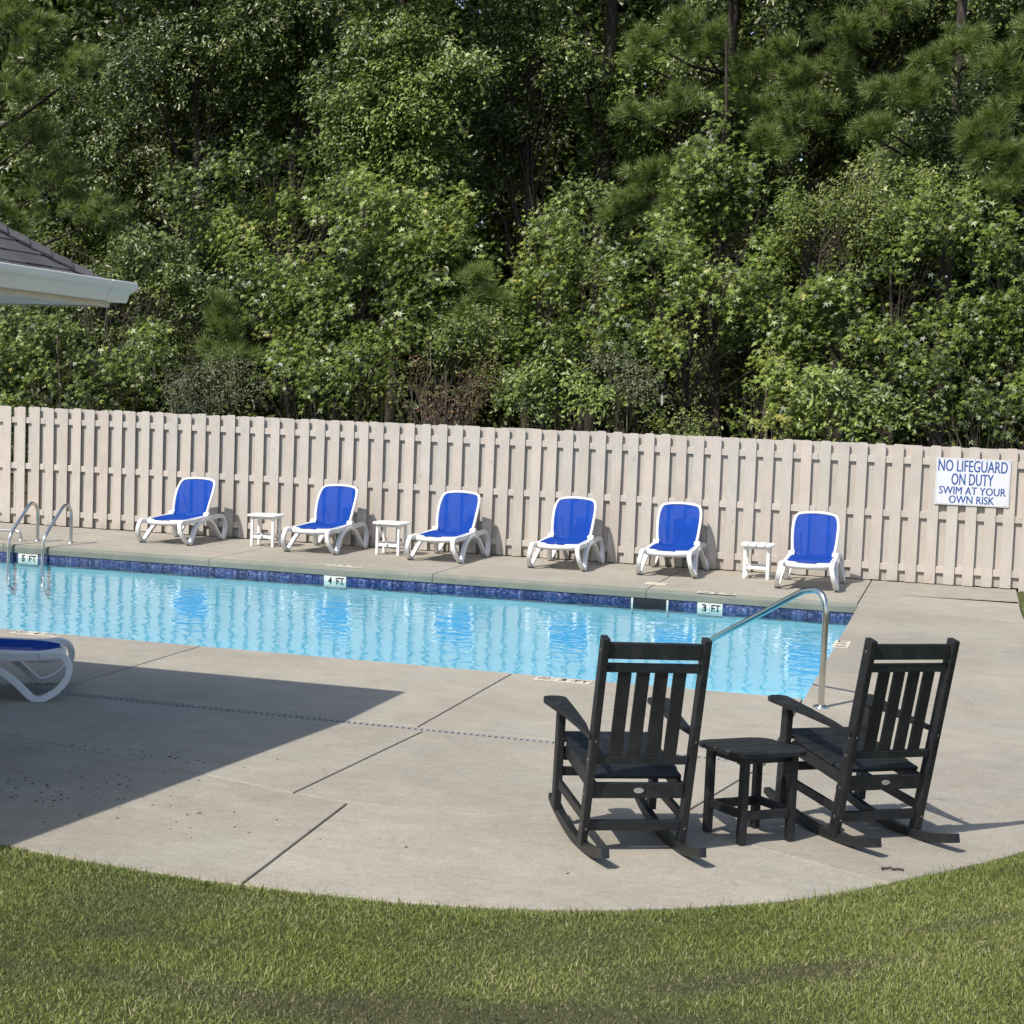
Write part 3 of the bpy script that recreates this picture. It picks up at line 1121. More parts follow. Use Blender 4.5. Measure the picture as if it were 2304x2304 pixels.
T_ = math.radians(63)
LN = [(-10.88, 20.02, 0.010, 61, 'blue lounger nearest the pool ladder, leftmost in the row by the fence'),
      (-8.69, 20.11, -0.010, 62, 'blue lounger standing between the two white tables at the left'),
      (-6.87, 20.10, -0.035, 62.5, 'blue lounger just right of the second white table from the left'),
      (-5.17, 20.15, 0.000, 63, 'blue lounger fourth from the left, with no table beside it'),
      (-3.70, 20.21, 0.015, 63, 'blue lounger left of the white table whose slats point at the pool'),
      (-1.85, 19.76, 0.000, 64, 'blue lounger at the right end of the row, behind the curved handrail')]
for x, y, r, ti, lab in LN:
    make_lounger(lab, (x, y - 0.05, 0), r, math.radians(ti))
make_lounger('blue lounger cut off by the left edge, standing in the shade on the near deck', (-6.16, 10.09, 0.0), math.radians(120), math.radians(50))


# ------------------------------------------------------------------ slatted side tables
def make_table(label, loc, rz, mat, group=None):
    t = thing('side_table', label, 'side table', loc, rz, group)
    H, A, B_ = 0.455, 0.155, 0.150
    for sx in (-1, 1):
        for sy in (-1, 1):
            MB().box((sx * A - 0.019, sy * B_ - 0.022, 0), (sx * A + 0.019, sy * B_ + 0.022, H - 0.024)).build('leg', mat, t, 0.005)
    for sy in (-1, 1):
        MB().box((-A - 0.018, sy * B_ - 0.012 - sy * 0.034, H - 0.066), (A + 0.018, sy * B_ + 0.012 - sy * 0.034, H - 0.0245)).build('apron', mat, t, 0.003)
        MB().box((-A + 0.0195, sy * B_ - 0.013, 0.118), (A - 0.0195, sy * B_ + 0.013, 0.162)).build('stretcher', mat, t, 0.004)
    for sx in (-1, 1):
        MB().box((sx * A - 0.013, -B_ + 0.0225, 0.126), (sx * A + 0.013, B_ - 0.0225, 0.168)).build('stretcher', mat, t, 0.004)
        MB().box((sx * A - 0.012, -B_ + 0.0225, H - 0.062), (sx * A + 0.012, B_ - 0.0225, H - 0.0245)).build('apron', mat, t, 0.003)
    w, g = 0.102, 0.009
    y0 = -(4 * w + 3 * g) / 2
    hl = [0.205, 0.240]
    for k in range(4):
        a = y0 + k * (w + g)
        b = a + w
        if k in (1, 2):
            L = hl[1]
            e = 0.016
            out = [(-L + e, a), (L - e, a), (L, a + e), (L, b - e), (L - e, b), (-L + e, b), (-L, b - e), (-L, a + e)]
        else:
            L0, L1 = (0.165, 0.236)
            if k == 0:
                out = [(-L1, b), (-L1 + 0.002, b - 0.03), (-0.215, a + 0.035), (-0.185, a + 0.012), (-0.14, a), (0.14, a), (0.185, a + 0.012), (0.215, a + 0.035), (L1 - 0.002, b - 0.03), (L1, b)]
            else:
                out = [(-L1, a), (-L1 + 0.002, a + 0.03), (-0.215, b - 0.035), (-0.185, b - 0.012), (-0.14, b), (0.14, b), (0.185, b - 0.012), (0.215, b - 0.035), (L1 - 0.002, a + 0.03), (L1, a)]
        MB().prism(out, 2, H - 0.024, H).build('top_slat', mat, t, 0.004)
    MB().lathe((0, 0, 0), [(0.001, 0), (0.001, 0.0001)], 4)
    return t


WT = 'white slatted side tables by the fence'
t1 = make_table('white side table between the first and second loungers from the left', (-9.62, 20.81, 0), math.radians(6), M['white_plastic'], WT)
m_ = MB().prism([(0.016 * math.cos(k * 0.5236), 0.140 + 0.010 * math.sin(k * 0.5236)) for k in range(12)], 1, -0.1675, -0.1635)
m_.build('badge', M['black_lumber'], t1)
t2 = copy_tree(t1)
t2.location, t2.rotation_euler = (-7.70, 20.80, 0), (0, 0, math.radians(2))
t2['label'] = 'white side table between the second and third loungers from the left'
t3 = make_table('white side table between the two rightmost loungers, slat ends facing the pool', (-2.60, 20.92, 0), math.radians(93), M['white_plastic'], WT)
bt = make_table('black slatted side table standing between the two rocking chairs', (-0.970, 7.965, dz(7.965) + 0.004), math.radians(44), M['black_lumber'])
bt.scale = (0.965, 0.965, 1.015)
bt.rotation_euler = (-SLOPE * math.cos(0.768), SLOPE * math.sin(0.768), 0.768)


# ------------------------------------------------------------------ rocking chairs
TILT = 0.090                                    # both chairs have come to rest rocked a little backwards

def make_rocker(label, loc, rz):
    t = thing('rocking_chair', label, 'rocking chair', loc, rz, 'black rocking chairs facing the pool')
    t.scale = (0.968, 0.968, 0.968)
    t.rotation_euler = (TILT - SLOPE * math.cos(rz), SLOPE * math.sin(rz), rz)
    bl = M['black_lumber']

    LEAN = 0.140

    def rz_(y):
        d = y + 0.06
        return d * d * (0.33 if d < 0 else 0.21)
    for s in (-1, 1):
        pts = [(-0.625 + k * 1.065 / 16) for k in range(17)]
        path = [(y, rz_(y) + 0.024) for y in pts]
        m_ = MB()
        m_.ribbon(path, [0.024] * 15 + [0.022, 0.016], *sorted((s * 0.222, s * 0.262)))
        m_.build('rocker', bl, t, 0.004)
        # straight leaning rear post
        post = MB().beam((s * 0.256, -0.262, rz_(-0.262) + 0.040), (s * 0.256, -0.262 - LEAN, 1.125), 0.036, 0.066)
        post.build('rear_post', bl, t, 0.006)
        MB().beam((s * 0.262, 0.262, rz_(0.262) + 0.040), (s * 0.268, 0.272, 0.612), 0.040, 0.062).build('front_leg', bl, t, 0.006)
        # paddle armrest, sloping back to the post
        out = [(0.370, 0.236), (0.385, 0.262), (0.385, 0.310), (0.365, 0.345), (0.325, 0.352), (0.25, 0.342), (0.05, 0.308), (-0.14, 0.290), (-0.345, 0.282), (-0.345, 0.276), (-0.345, 0.2755), (-0.14, 0.244), (0.10, 0.232), (0.28, 0.226), (0.36, 0.226)]
        m_ = MB()
        up = [(s * x, y, 0.640 - 0.012 * (0.4 - y) * 1.6) for y, x in out]
        n = len(up)
        m_.add([(a, b, c - 0.024) for a, b, c in up] + up, [list(range(n)), list(range(n, 2 * n))[::-1]] + [(i, (i + 1) % n, n + (i + 1) % n, n + i) for i in range(n)])
        m_.build('armrest', bl, t, 0.004)
        # sloping seat rail and lower side stretcher
        MB().beam((s * 0.224, 0.250, 0.382), (s * 0.224, -0.300, 0.341), 0.024, 0.066).build('seat_rail', bl, t, 0.004)
        MB().beam((s * 0.258, 0.232, 0.205), (s * 0.256, -0.245, 0.190), 0.024, 0.046).build('side_stretcher', bl, t, 0.004)
    def py(z):                       # centre line of the rear posts
        return -0.262 + (z - 0.056) * (-LEAN / 1.069)

    def rail(nm, z0, z1, th, off=0.0, x=0.2345):
        MB().beam((-x, py((z0 + z1) / 2) + off, (z0 + z1) / 2), (x, py((z0 + z1) / 2) + off, (z0 + z1) / 2), th, z1 - z0, side=(0, 1, 0.0)).build(nm, bl, t, 0.004)
    rail('crest_rail', 1.018, 1.098, 0.030)
    rail('back_rail', 0.950, 0.994, 0.028)
    rail('back_rail', 0.476, 0.516, 0.028)
    for k in range(4):
        x = -0.1395 + k * 0.093
        MB().beam((x, py(0.515), 0.5165), (x, py(0.951), 0.9495), 0.066, 0.017).build('back_slat', bl, t, 0.003)
    # scooped seat of six slats
    for k in range(6):
        y1 = 0.325 - k * 0.0985
        y0 = y1 - 0.0925

        def sz(y):
            return 0.405 + 0.22 * (y - 0.02) * abs(y - 0.02) * (1 if y > 0.02 else 0.4) + 0.060 * (y - 0.02)
        a, b = sz(y0), sz(y1)
        hw = 0.242 if k else 0.262
        if k == 5:
            hw = 0.2335
        m_ = MB()
        m_.prism([(y0, a), (y1, b), (y1, b + 0.020), (y0, a + 0.020)], 0, -hw, hw)
        m_.build('seat_slat', bl, t, 0.003)
    MB().beam((-0.2345, py(0.335) + 0.004, 0.335), (0.2345, py(0.335) + 0.004, 0.335), 0.026, 0.078, side=(0, 1, 0)).build('rear_apron', bl, t, 0.004)
    MB().beam((-0.240, 0.268, 0.360), (0.240, 0.268, 0.360), 0.024, 0.072, side=(0, 1, 0)).build('front_apron', bl, t, 0.004)
    MB().beam((-0.237, py(0.15), 0.150), (0.237, py(0.15), 0.150), 0.028, 0.050, side=(0, 1, 0)).build('stretcher', bl, t, 0.004)
    MB().beam((-0.240, 0.262, 0.265), (0.240, 0.262, 0.265), 0.026, 0.046, side=(0, 1, 0)).build('stretcher', bl, t, 0.004)
    m_ = MB().prism([(0.026 * math.cos(k * math.pi / 9), 0.337 + 0.0135 * math.sin(k * math.pi / 9)) for k in range(18)], 1, py(0.337) - 0.0125, py(0.337) - 0.0085)
    m_.build('badge', M['badge'], t)
    for s in (-1, 1):
        for y, z in ((py(0.155), 0.155), (py(0.315), 0.315), (py(0.495), 0.495), (py(0.59), 0.59), (py(1.06), 1.06)):
            m_ = MB()
            x0 = s * 0.274
            m_.prism([(y + 0.007 * math.cos(k * 1.047), z + 0.007 * math.sin(k * 1.047)) for k in range(6)], 0, x0 - 0.003, x0 + 0.0035)
            m_.build('screw', M['screw'], t)
        for z in (0.60, 0.14):
            y = py(z) - 0.0335
            m_ = MB()
            m_.prism([(s * 0.255 + 0.0055 * math.cos(k * 1.047), z + 0.0055 * math.sin(k * 1.047)) for k in range(6)], 1, y - 0.003, y + 0.003)
            m_.build('screw', M['screw'], t)
    return t


rk = make_rocker('black rocking chair at the left of the pair, left of the black side table', (-1.580, 7.625, dz(7.625) + 0.009), math.radians(28.5))
rk2 = copy_tree(rk)
rk2.location = (-0.515, 8.425, dz(8.425) + 0.009)
a_ = math.radians(38.5)
rk2.rotation_euler = (TILT - SLOPE * math.cos(a_), SLOPE * math.sin(a_), a_)
rk2['label'] = 'black rocking chair at the right of the pair, nearest the right edge'


# ------------------------------------------------------------------ steel handrail, ladder, grab rail
def flange(c, parent, r=0.062):
    MB().lathe(c, [(r, 0.0), (r, 0.006), (r * 0.92, 0.014), (r * 0.62, 0.021), (0.026, 0.024)], 20).build('flange', M['steel'], parent, smooth=True)


hr = thing('handrail', 'bent stainless steel handrail reaching into the corner of the pool', 'handrail', (-0.97, 12.10, 0))
MB().tube(catmull([(0, 0, 0), (0, 0, 0.25), (0, 0, 0.55), (-0.002, 0.002, 0.74), (-0.024, 0.027, 0.835), (-0.075, 0.083, 0.878), (-0.145, 0.160, 0.868), (-0.24, 0.265, 0.825),
                   (-0.55, 0.61, 0.610), (-0.88, 0.97, 0.385), (-1.05, 1.155, 0.262), (-1.115, 1.225, 0.17), (-1.13, 1.24, 0.0), (-1.13, 1.24, -0.60)], 6), 0.0245, 16).build('rail_tube', M['steel'], hr, smooth=True)
flange((0, 0, 0.0), hr)

ld = thing('pool_ladder', 'steel pool ladder with two bent rails at the far left pool edge', 'ladder', (-12.21, 19.45, 0))
for s in (-1, 1):
    x = s * 0.265
    MB().tube(catmull([(x, 0, 0), (x, 0, 0.20), (x, 0, 0.37), (x, -0.020, 0.46), (x, -0.085, 0.525), (x, -0.17, 0.535), (x, -0.245, 0.495), (x, -0.34, 0.415), (x, -0.55, 0.235),
                       (x, -0.655, 0.13), (x, -0.69, 0.03), (x, -0.70, -0.12), (x, -0.70, -0.30), (x, -0.69, -0.55), (x, -0.63, -0.60)], 6), 0.0235, 14).build('ladder_rail', M['steel'], ld, smooth=True)
    flange((x, 0, 0.0), ld, 0.055)

gr = thing('grab_rail', 'low bent steel rail entering the picture left of the pool ladder', 'grab rail', (-12.63, 19.28, 0))
MB().tube(catmull([(0, 0, 0), (-0.003, 0, 0.06), (-0.020, 0, 0.115), (-0.07, 0, 0.138), (-0.20, 0, 0.14), (-0.80, 0, 0.14), (-0.88, 0, 0.13), (-0.92, 0, 0.08), (-0.925, 0, 0.0)], 6), 0.019, 12).build('rail_tube', M['steel'], gr, smooth=True)
flange((0, 0, 0), gr, 0.04)


# ------------------------------------------------------------------ pool house corner
EX, EYF, EZ = -5.27, 8.98, 2.885            # roof edge (drip line) behind the gutters, far edge, height
BX0, BY0 = -13.2, 0.6
SL = 0.65
ph = thing('pool_house', 'pool house corner with grey shingled hip roof and white gutter', 'building', (-7, 6, 0))
PO = Vector((-7, 6, 0))


def loc_(p):
    return Vector(p) - PO


W = 0.55
m_ = MB()
wx0, wx1, wy0, wy1 = BX0 + W, EX - W, BY0 + W, EYF - W
for lo, hi in (((wx0, wy0, -0.05), (wx1, wy0 + 0.15, 2.70)), ((wx0, wy1 - 0.15, -0.05), (wx1, wy1, 2.70)), ((wx0, wy0 + 0.15, -0.05), (wx0 + 0.15, wy1 - 0.15, 2.70)), ((wx1 - 0.15, wy0 + 0.15, -0.05), (wx1, wy1 - 0.15, 2.70))):
    m_.box(loc_(lo), loc_(hi))
m_.build('wall', M['wall'], ph)
# roof planes (hip), under the shingles
half = min((EX - BX0), (EYF - BY0)) / 2
rh = half * SL
cxr = (BX0 + EX) / 2
ry0, ry1 = BY0 + (EX - BX0) / 2, EYF - (EX - BX0) / 2
c = [(BX0, BY0, EZ - 0.02), (EX, BY0, EZ - 0.02), (EX, EYF, EZ - 0.02), (BX0, EYF, EZ - 0.02)]
r0, r1 = (cxr, ry0, EZ - 0.02 + (EX - BX0) / 2 * SL), (cxr, ry1, EZ - 0.02 + (EX - BX0) / 2 * SL)
m_ = MB()
vs = [loc_(p) for p in c + [r0, r1]]
m_.add(vs, [(1, 2, 5, 4), (3, 0, 4, 5), (0, 1, 4), (2, 3, 5)])
m_.build('roof', M['shingle'], ph)
# soffit and fascia
m_ = MB()
z = EZ - 0.142
for lo, hi in (((wx1, BY0 + 0.02, z), (EX - 0.022, EYF - 0.02, z + 0.012)), ((BX0 + 0.02, wy1, z), (wx1, EYF - 0.02, z + 0.012))):
    m_.box(loc_(lo), loc_(hi))
m_.build('soffit', M['soffit'], ph)
fz0, fz1 = EZ - 0.150, EZ - 0.012
fa = MB()
fa.box(loc_((EX - 0.020, BY0, fz0)), loc_((EX + 0.002, EYF, fz1)))
fa.build('fascia', M['fascia'], ph)
fa = MB()
fa.box(loc_((BX0, EYF - 0.020, fz0)), loc_((EX - 0.022, EYF + 0.002, fz1)))
fa.build('fascia', M['fascia'], ph)
# K-style gutter, mitred round the corner.  profile: (distance out from fascia, height)
GT = EZ + 0.012
gp = [(0.000, -0.005), (0.000, -0.128), (0.072, -0.128), (0.078, -0.108), (0.082, -0.082), (0.096, -0.062), (0.116, -0.046), (0.122, -0.034), (0.122, -0.006), (0.117, 0.000), (0.106, 0.0), (0.106, -0.008), (0.113, -0.012), (0.114, -0.030),
      (0.090, -0.056), (0.074, -0.078), (0.070, -0.120), (0.006, -0.120), (0.006, -0.005)]
m_ = MB()
n = len(gp)
a = [loc_((EX + 0.003 + d, BY0, GT + h)) for d, h in gp]
b = [loc_((EX + 0.003 + d, EYF + 0.003 + d, GT + h)) for d, h in gp]
e = [loc_((BX0, EYF + 0.003 + d, GT + h)) for d, h in gp]
m_.add(a + b + e, [(i, (i + 1) % n, n + (i + 1) % n, n + i) for i in range(n)] + [(n + i, n + (i + 1) % n, 2 * n + (i + 1) % n, 2 * n + i) for i in range(n)])
gut = m_.build('gutter', M['gutter'], ph)
# mitre box: a slightly larger sleeve over the last stretch before the corner
m_ = MB()
sl = [(0.001, -0.1305), (0.074, -0.1305), (0.081, -0.109), (0.0845, -0.084), (0.098, -0.0645), (0.118, -0.048), (0.1245, -0.0345), (0.1245, -0.0055), (0.1195, 0.0022), (0.108, 0.0022), (0.116, -0.004), (0.1225, -0.008), (0.1225, -0.033), (0.117, -0.0455), (0.097, -0.0615),
      (0.083, -0.082), (0.079, -0.108), (0.073, -0.1285), (0.001, -0.1285)]
n = len(sl)
a = [loc_((EX + 0.003 + d, EYF - 0.165, GT + h)) for d, h in sl]
b = [loc_((EX + 0.003 + d, EYF + 0.003 + d, GT + h)) for d, h in sl]
m_.add(a + b, [(i, (i + 1) % n, n + (i + 1) % n, n + i) for i in range(n)] + [list(range(n))])
m_.build('gutter_corner', M['gutter'], ph)
# shingles on the slope that can be seen, course by course; each tab is its own piece
sl_len = math.sqrt(1 + SL * SL)
ux = Vector((-1, 0, SL)) / sl_len            # up the slope
nrm = Vector((SL, 0, 1)) / sl_len


def hip_limit(d):                             # d: plan distance from the eave
    return EYF - d


rs = random.Random(5)
for k in range(20):
    s0, s1 = -0.015 + k * 0.143, -0.015 + (k + 1) * 0.143 + 0.03
    y = 6.0 + rs.uniform(0, 0.3)
    while True:
        w = rs.choice((0.22, 0.30, 0.34, 0.17))
        ya, yb = y, y + w - 0.009
        y += w
        lim0, lim1 = hip_limit(s0 / sl_len), hip_limit(s1 / sl_len)
        if ya > lim0 - 0.02:
            break
        th = rs.choice((0.009, 0.012, 0.015))
        base = Vector((EX, 0, EZ - 0.018))
        q = []
        for ss, lim, h in ((s0, lim0, th), (s1, lim1, 0.002)):
            for yy in (min(ya, lim - 0.01), min(yb, lim)):
                q.append(base + ux * ss + nrm * h + Vector((0, yy, 0)))
        q = [loc_(p) for p in q]
        lo = [p - nrm * (th if i < 2 else 0.002) for i, p in enumerate(q)]
        m_ = MB().add(lo + q, [(4, 5, 7, 6), (0, 2, 3, 1), (0, 1, 5, 4), (2, 6, 7, 3), (0, 4, 6, 2), (1, 3, 7, 5)])
        m_.build('shingle', M['shingle'], ph)
# hip caps
hd = Vector((-1, -1, SL)).normalized()
hs1 = (Vector((1, -1, 0)) - hd * Vector((1, -1, 0)).dot(hd)).normalized()
for k in range(26):
    a0, a1 = k * 0.145 - 0.02, (k + 1) * 0.145 + 0.05
    base = Vector((EX, EYF, EZ - 0.006))
    vs = []
    for s_, h in ((a0, 0.020), (a1, 0.004)):
        p = base + hd * s_
        for sgn, nv in ((-1, Vector((0, SL, 1)) / sl_len), (0, Vector((0, 0, 1))), (1, nrm)):
            if sgn == 0:
                q = p + Vector((0, 0, 1)) * (h + 0.004)
            else:
                along = Vector((0, -1, 0)) if sgn > 0 else Vector((-1, 0, 0))
                # edge of the cap lies on its slope, 13 cm from the hip
                fall = (hd.cross(nv)).normalized()
                if fall.z > 0:
                    fall = -fall
                q = p + fall * 0.135 + nv * h
            vs.append(loc_(q))
    lo = [v - Vector((0, 0, 0.010)) for v in vs]
    m_ = MB().add(vs + lo, [(0, 1, 4, 3), (1, 2, 5, 4), (6, 9, 10, 7), (7, 10, 11, 8), (0, 6, 7, 1), (1, 7, 8, 2), (3, 4, 10, 9), (4, 5, 11, 10), (0, 3, 9, 6), (2, 8, 11, 5)])
    m_.build('hip_cap', M['shingle'], ph)


# ------------------------------------------------------------------ small things on the deck
tw = thing('twig', 'short dark curled twig lying on the deck right of the rocking chairs', 'twig', (-0.235, 7.595, dz(7.595) + 0.006))
MB().tube(catmull([(-0.045, -0.020, 0), (-0.050, -0.005, 0.004), (-0.03, 0.0, 0.002), (-0.012, 0.006, 0.006), (0.004, 0.0, 0.001), (0.02, 0.006, 0.004), (0.040, 0.012, 0.002), (0.048, 0.004, 0.003)], 4), 0.0045, 6).build('twig_stem', M['speck'], tw, smooth=True)

mb = MB()
rs = random.Random(3)
spots = [(-4.75, 7.05, 0.45, 0.22, 60), (-4.45, 7.45, 0.25, 0.25, 40), (-4.55, 8.30, 0.35, 0.05, 22), (-4.1, 7.0, 0.8, 0.35, 14), (-3.4, 6.9, 1.0, 0.3, 9), (-0.05, 10.0, 0.12, 0.06, 14), (0.2, 9.95, 0.12, 0.05, 8),
         (-2.4, 7.2, 1.2, 0.5, 8), (-0.4, 9.0, 0.5, 0.5, 8), (-5.2, 8.3, 0.9, 0.2, 18), (0.3, 20.2, 0.25, 0.03, 12), (-8.5, 20.8, 2.0, 0.5, 20), (-3, 21.3, 2.2, 0.15, 26)]
for x, y, sx, sy, n in spots:
    for _ in range(int(n * 0.9)):
        px, py_ = rs.gauss(x, sx), rs.gauss(y, sy)
        a = rs.uniform(0, math.pi)
        l, w = rs.uniform(0.003, 0.012) * rs.choice((1, 1, 1.6)), rs.uniform(0.001, 0.0032)
        d, e = Vector((math.cos(a), math.sin(a), 0)), Vector((-math.sin(a), math.cos(a), 0))
        if py_ < 9.9 and (py_ < 6.3 or py_ < 6.3 + (px + 2.2) * 0.9 or abs(px + 1.0) > 4.6):
            continue
        p = Vector((px, py_, dz(py_) + 0.0015))
        mb.add([p - d * l - e * w, p + d * l - e * w * 0.4, p + d * l * 0.8 + e * w, p - d * l * 0.7 + e * w, p + Vector((0, 0, rs.uniform(0.003, 0.007)))], [(0, 1, 4), (1, 2, 4), (2, 3, 4), (3, 0, 4)])
tag(mb.build('leaf_debris', M['speck']), kind='stuff')


# ------------------------------------------------------------------ lawn: a bank rising from the deck edge towards the viewer
def edge_dist(px, py):
    """signed distance to the deck edge, positive on the lawn side"""
    P = np.stack([px, py], -1)
    best = np.full(len(px), 1e9)
    sign = np.ones(len(px))
    for i in range(len(EA) - 1):
        a, b = EA[i], EA[i + 1]
        ab = b - a
        t = np.clip(((P - a) @ ab) / (ab @ ab), 0, 1)
        q = a + t[:, None] * ab
        d = np.hypot(*(P - q).T)
        s = ab[0] * (P[:, 1] - a[1]) - ab[1] * (P[:, 0] - a[0])
        m = d < best - 1e-9
        best = np.where(m, d, best)
        sign = np.where(m, np.where(s < 0, 1.0, -1.0), sign)
    return best * sign


def lawn_z(px, py, d=None):
    if d is None:
        d = edge_dist(px, py)
    dd = np.clip(d, 0, None)
    front = np.clip((12.5 - py) / 4.0, 0, 1)
    z = -0.012 + SLOPE * np.clip(9.99 - np.maximum(py, 6.0), 0, None) + front * (0.085 * dd - 0.05 * (1 - np.exp(-dd / 0.6)))
    z += 0.012 * np.sin(px * 2.1 + 0.7) * np.sin(py * 1.7) * np.clip(dd, 0, 1)
    return np.where(d < 0.0, np.maximum(-0.10, z + d * 2.0), z)


gx = np.arange(-9.0, 6.01, 0.15)
gy = np.arange(-4.0, 23.01, 0.15)
X, Y = np.meshgrid(gx, gy)
D_ = edge_dist(X.ravel(), Y.ravel())
Z = lawn_z(X.ravel(), Y.ravel(), D_)
V = np.stack([X.ravel(), Y.ravel(), Z], -1)
nxg, nyg = len(gx), len(gy)
idx = np.arange(nxg * nyg).reshape(nyg, nxg)
a, b, c, d = idx[:-1, :-1].ravel(), idx[:-1, 1:].ravel(), idx[1:, 1:].ravel(), idx[1:, :-1].ravel()
keep = (np.maximum(np.maximum(D_[a], D_[b]), np.maximum(D_[c], D_[d])) > -0.02) & ~((V[a, 0] < -5.9) & (V[a, 1] > 0.8))
a, b, c, d = a[keep], b[keep], c[keep], d[keep]
T = np.concatenate([np.stack([a, b, c], -1), np.stack([a, c, d], -1)])
tag(link('lawn', tri_mesh('lawn', V, T, M['lawn'], smooth=True)), kind='structure')


def vnoise(x, y, seed=0):
    r = np.random.default_rng(seed)
    out = np.zeros_like(x)
    for k in range(14):
        f = r.uniform(0.7, 5.5)
        an = r.uniform(0, 2 * math.pi)
        out += np.sin((x * math.cos(an) + y * math.sin(an)) * f + r.uniform(0, 6.28)) / (f ** 0.55)
    return out / 3.0


def scatter(n, x0, x1, y0, y1, dmin=-0.02):
    px, py = RNG.uniform(x0, x1, n), RNG.uniform(y0, y1, n)
    d = edge_dist(px, py)
    m = d > dmin
    return px[m], py[m], d[m]


BROWN = [(-2.76, 5.26, 0.5, 0.14, 0.1, 0.7), (-2.87, 4.78, 0.5, 0.12, 0.1, 0.6), (-1.86, 4.74, 1.0, 0.16, 0.1, 0.9), (-1.22, 5.04, 0.8, 0.12, 0.2, 0.8), (-0.51, 5.79, 0.8, 0.1, 0.75, 0.9), (0.05, 6.75, 0.6, 0.08, 0.8, 0.8), (-1.66, 6.3, 1.2, 0.06, 0, 0.35)]
px, py, dd = scatter(860000, -5.2, 1.7, 3.3, 9.3)
q = scatter(9000, 0.66, 2.4, 16.5, 21.4, 0.0)
px, py, dd = np.concatenate([px, q[0]]), np.concatenate([py, q[1]]), np.concatenate([dd, q[2]])
keepm = ~((px < -4.6 - (py - 3.7) * 0.05) & (py < 5.6)) & ~((px > 0.25 + (py - 3.7) * 0.22) & (py < 9.2))
px, py, dd = px[keepm], py[keepm], dd[keepm]
patch = 0.34 * vnoise(px, py, 4) + 0.22 * vnoise(px * 3.2, py * 3.2, 9) - 0.06
for bx, by, sx, sy, an, k in BROWN:
    ux_, uy_ = (px - bx), (py - by)
    a_, b_ = ux_ * math.cos(an) + uy_ * math.sin(an), -ux_ * math.sin(an) + uy_ * math.cos(an)
    patch += k * np.exp(-(a_ / sx) ** 2 - (b_ / sy) ** 2)
patch = np.clip(patch, 0, 1) * np.clip(dd / 0.25, 0.1, 1)
thin = RNG.random(len(px)) > patch * 0.35
px, py, dd, patch = px[thin], py[thin], dd[thin], patch[thin]
n = len(px)
pz = lawn_z(px, py, dd)
h = RNG.gamma(9, 1 / 9, n) * (0.0175 - 0.005 * patch) * (1 + 0.5 * np.exp(-dd / 0.05)) * (1 + 0.12 * vnoise(px * 2, py * 2, 2))
tall = RNG.random(n) < 0.012
h = np.where(tall, h * 1.7, h)
w = RNG.uniform(0.0016, 0.0030, n)
yaw = RNG.uniform(0, 2 * math.pi, n)
lean = RNG.uniform(0.1, 1.4, n)
ld_ = RNG.uniform(0, 2 * math.pi, n)
sx_, sy_ = np.cos(yaw), np.sin(yaw)
lx, ly = np.cos(ld_) * lean, np.sin(ld_) * lean
print('grass', n)
base = np.stack([px, py, pz - 0.004], -1)
side = np.stack([sx_ * w, sy_ * w, 0 * w], -1)
mid = base + np.stack([lx * h * 0.35, ly * h * 0.35, h * 0.62], -1)
tip = base + np.stack([lx * h * 0.95, ly * h * 0.95, h * np.where(lean > 0.8, 0.68, 1.0)], -1)
mid = base * 0.45 + tip * 0.55
V = np.stack([base - side, base + side, mid + side * 0.9, tip], 1).reshape(-1, 3)
o4 = (np.arange(n) * 4)[:, None]
T = np.concatenate([o4 + np.array([0, 1, 2]), o4 + np.array([0, 2, 3])])
var = np.clip(RNG.normal(0.50, 0.22, n) + 0.16 * vnoise(px * 1.3, py * 1.3, 5), 0, 1)
me = tri_mesh('grass', V, T, M['grass'], {'var': np.repeat(var, 4), 'patch': np.repeat(np.clip(patch * 1.15, 0, 1), 4)})
tag(link('grass', me), kind='stuff')


# ------------------------------------------------------------------ trees and shrubs
def unit(v):
    return v / np.maximum(np.linalg.norm(v, axis=1, keepdims=True), 1e-9)


STAR_V, STAR_T = [], []
_tips = [(-2.0, 0.52), (-0.95, 0.80), (0.0, 1.0), (0.95, 0.80), (2.0, 0.52)]
_val = [(-2.75, 0.16), (-1.48, 0.27), (-0.46, 0.30), (0.46, 0.30), (1.48, 0.27), (2.75, 0.16)]
STAR_V.append((0.0, 0.0, 0.0))
for a_, r_ in _val:
    STAR_V.append((r_ * math.cos(a_), r_ * math.sin(a_), 0.02))
for a_, r_ in _tips:
    STAR_V.append((r_ * math.cos(a_), r_ * math.sin(a_), -0.12 * r_))
for k in range(5):
    STAR_T += [(0, 1 + k, 7 + k), (0, 7 + k, 2 + k)]
STAR_V = np.array(STAR_V) * 0.62
STAR_T = np.array(STAR_T)
OVAL_V = np.array([(-0.5, 0, 0), (0.05, -0.24, 0.07), (0.5, 0, -0.06), (0.05, 0.24, 0.07)])
OVAL_T = np.array([(0, 1, 2), (0, 2, 3)])


def leaves(P, A, N, size, kind, var):
    tv, tt = (STAR_V, STAR_T) if kind == 'star' else (OVAL_V, OVAL_T)
    A = unit(A - N * np.sum(A * N, 1, keepdims=True))
    B = np.cross(N, A)
    k = len(tv)
    V = (P[:, None, :] + size[:, None, None] * (A[:, None, :] * tv[None, :, 0:1] + B[:, None, :] * tv[None, :, 1:2] + N[:, None, :] * tv[None, :, 2:3])).reshape(-1, 3)
    T = ((np.arange(len(P)) * k)[:, None, None] + tt[None]).reshape(-1, 3)
    return V, T, np.repeat(var, k)


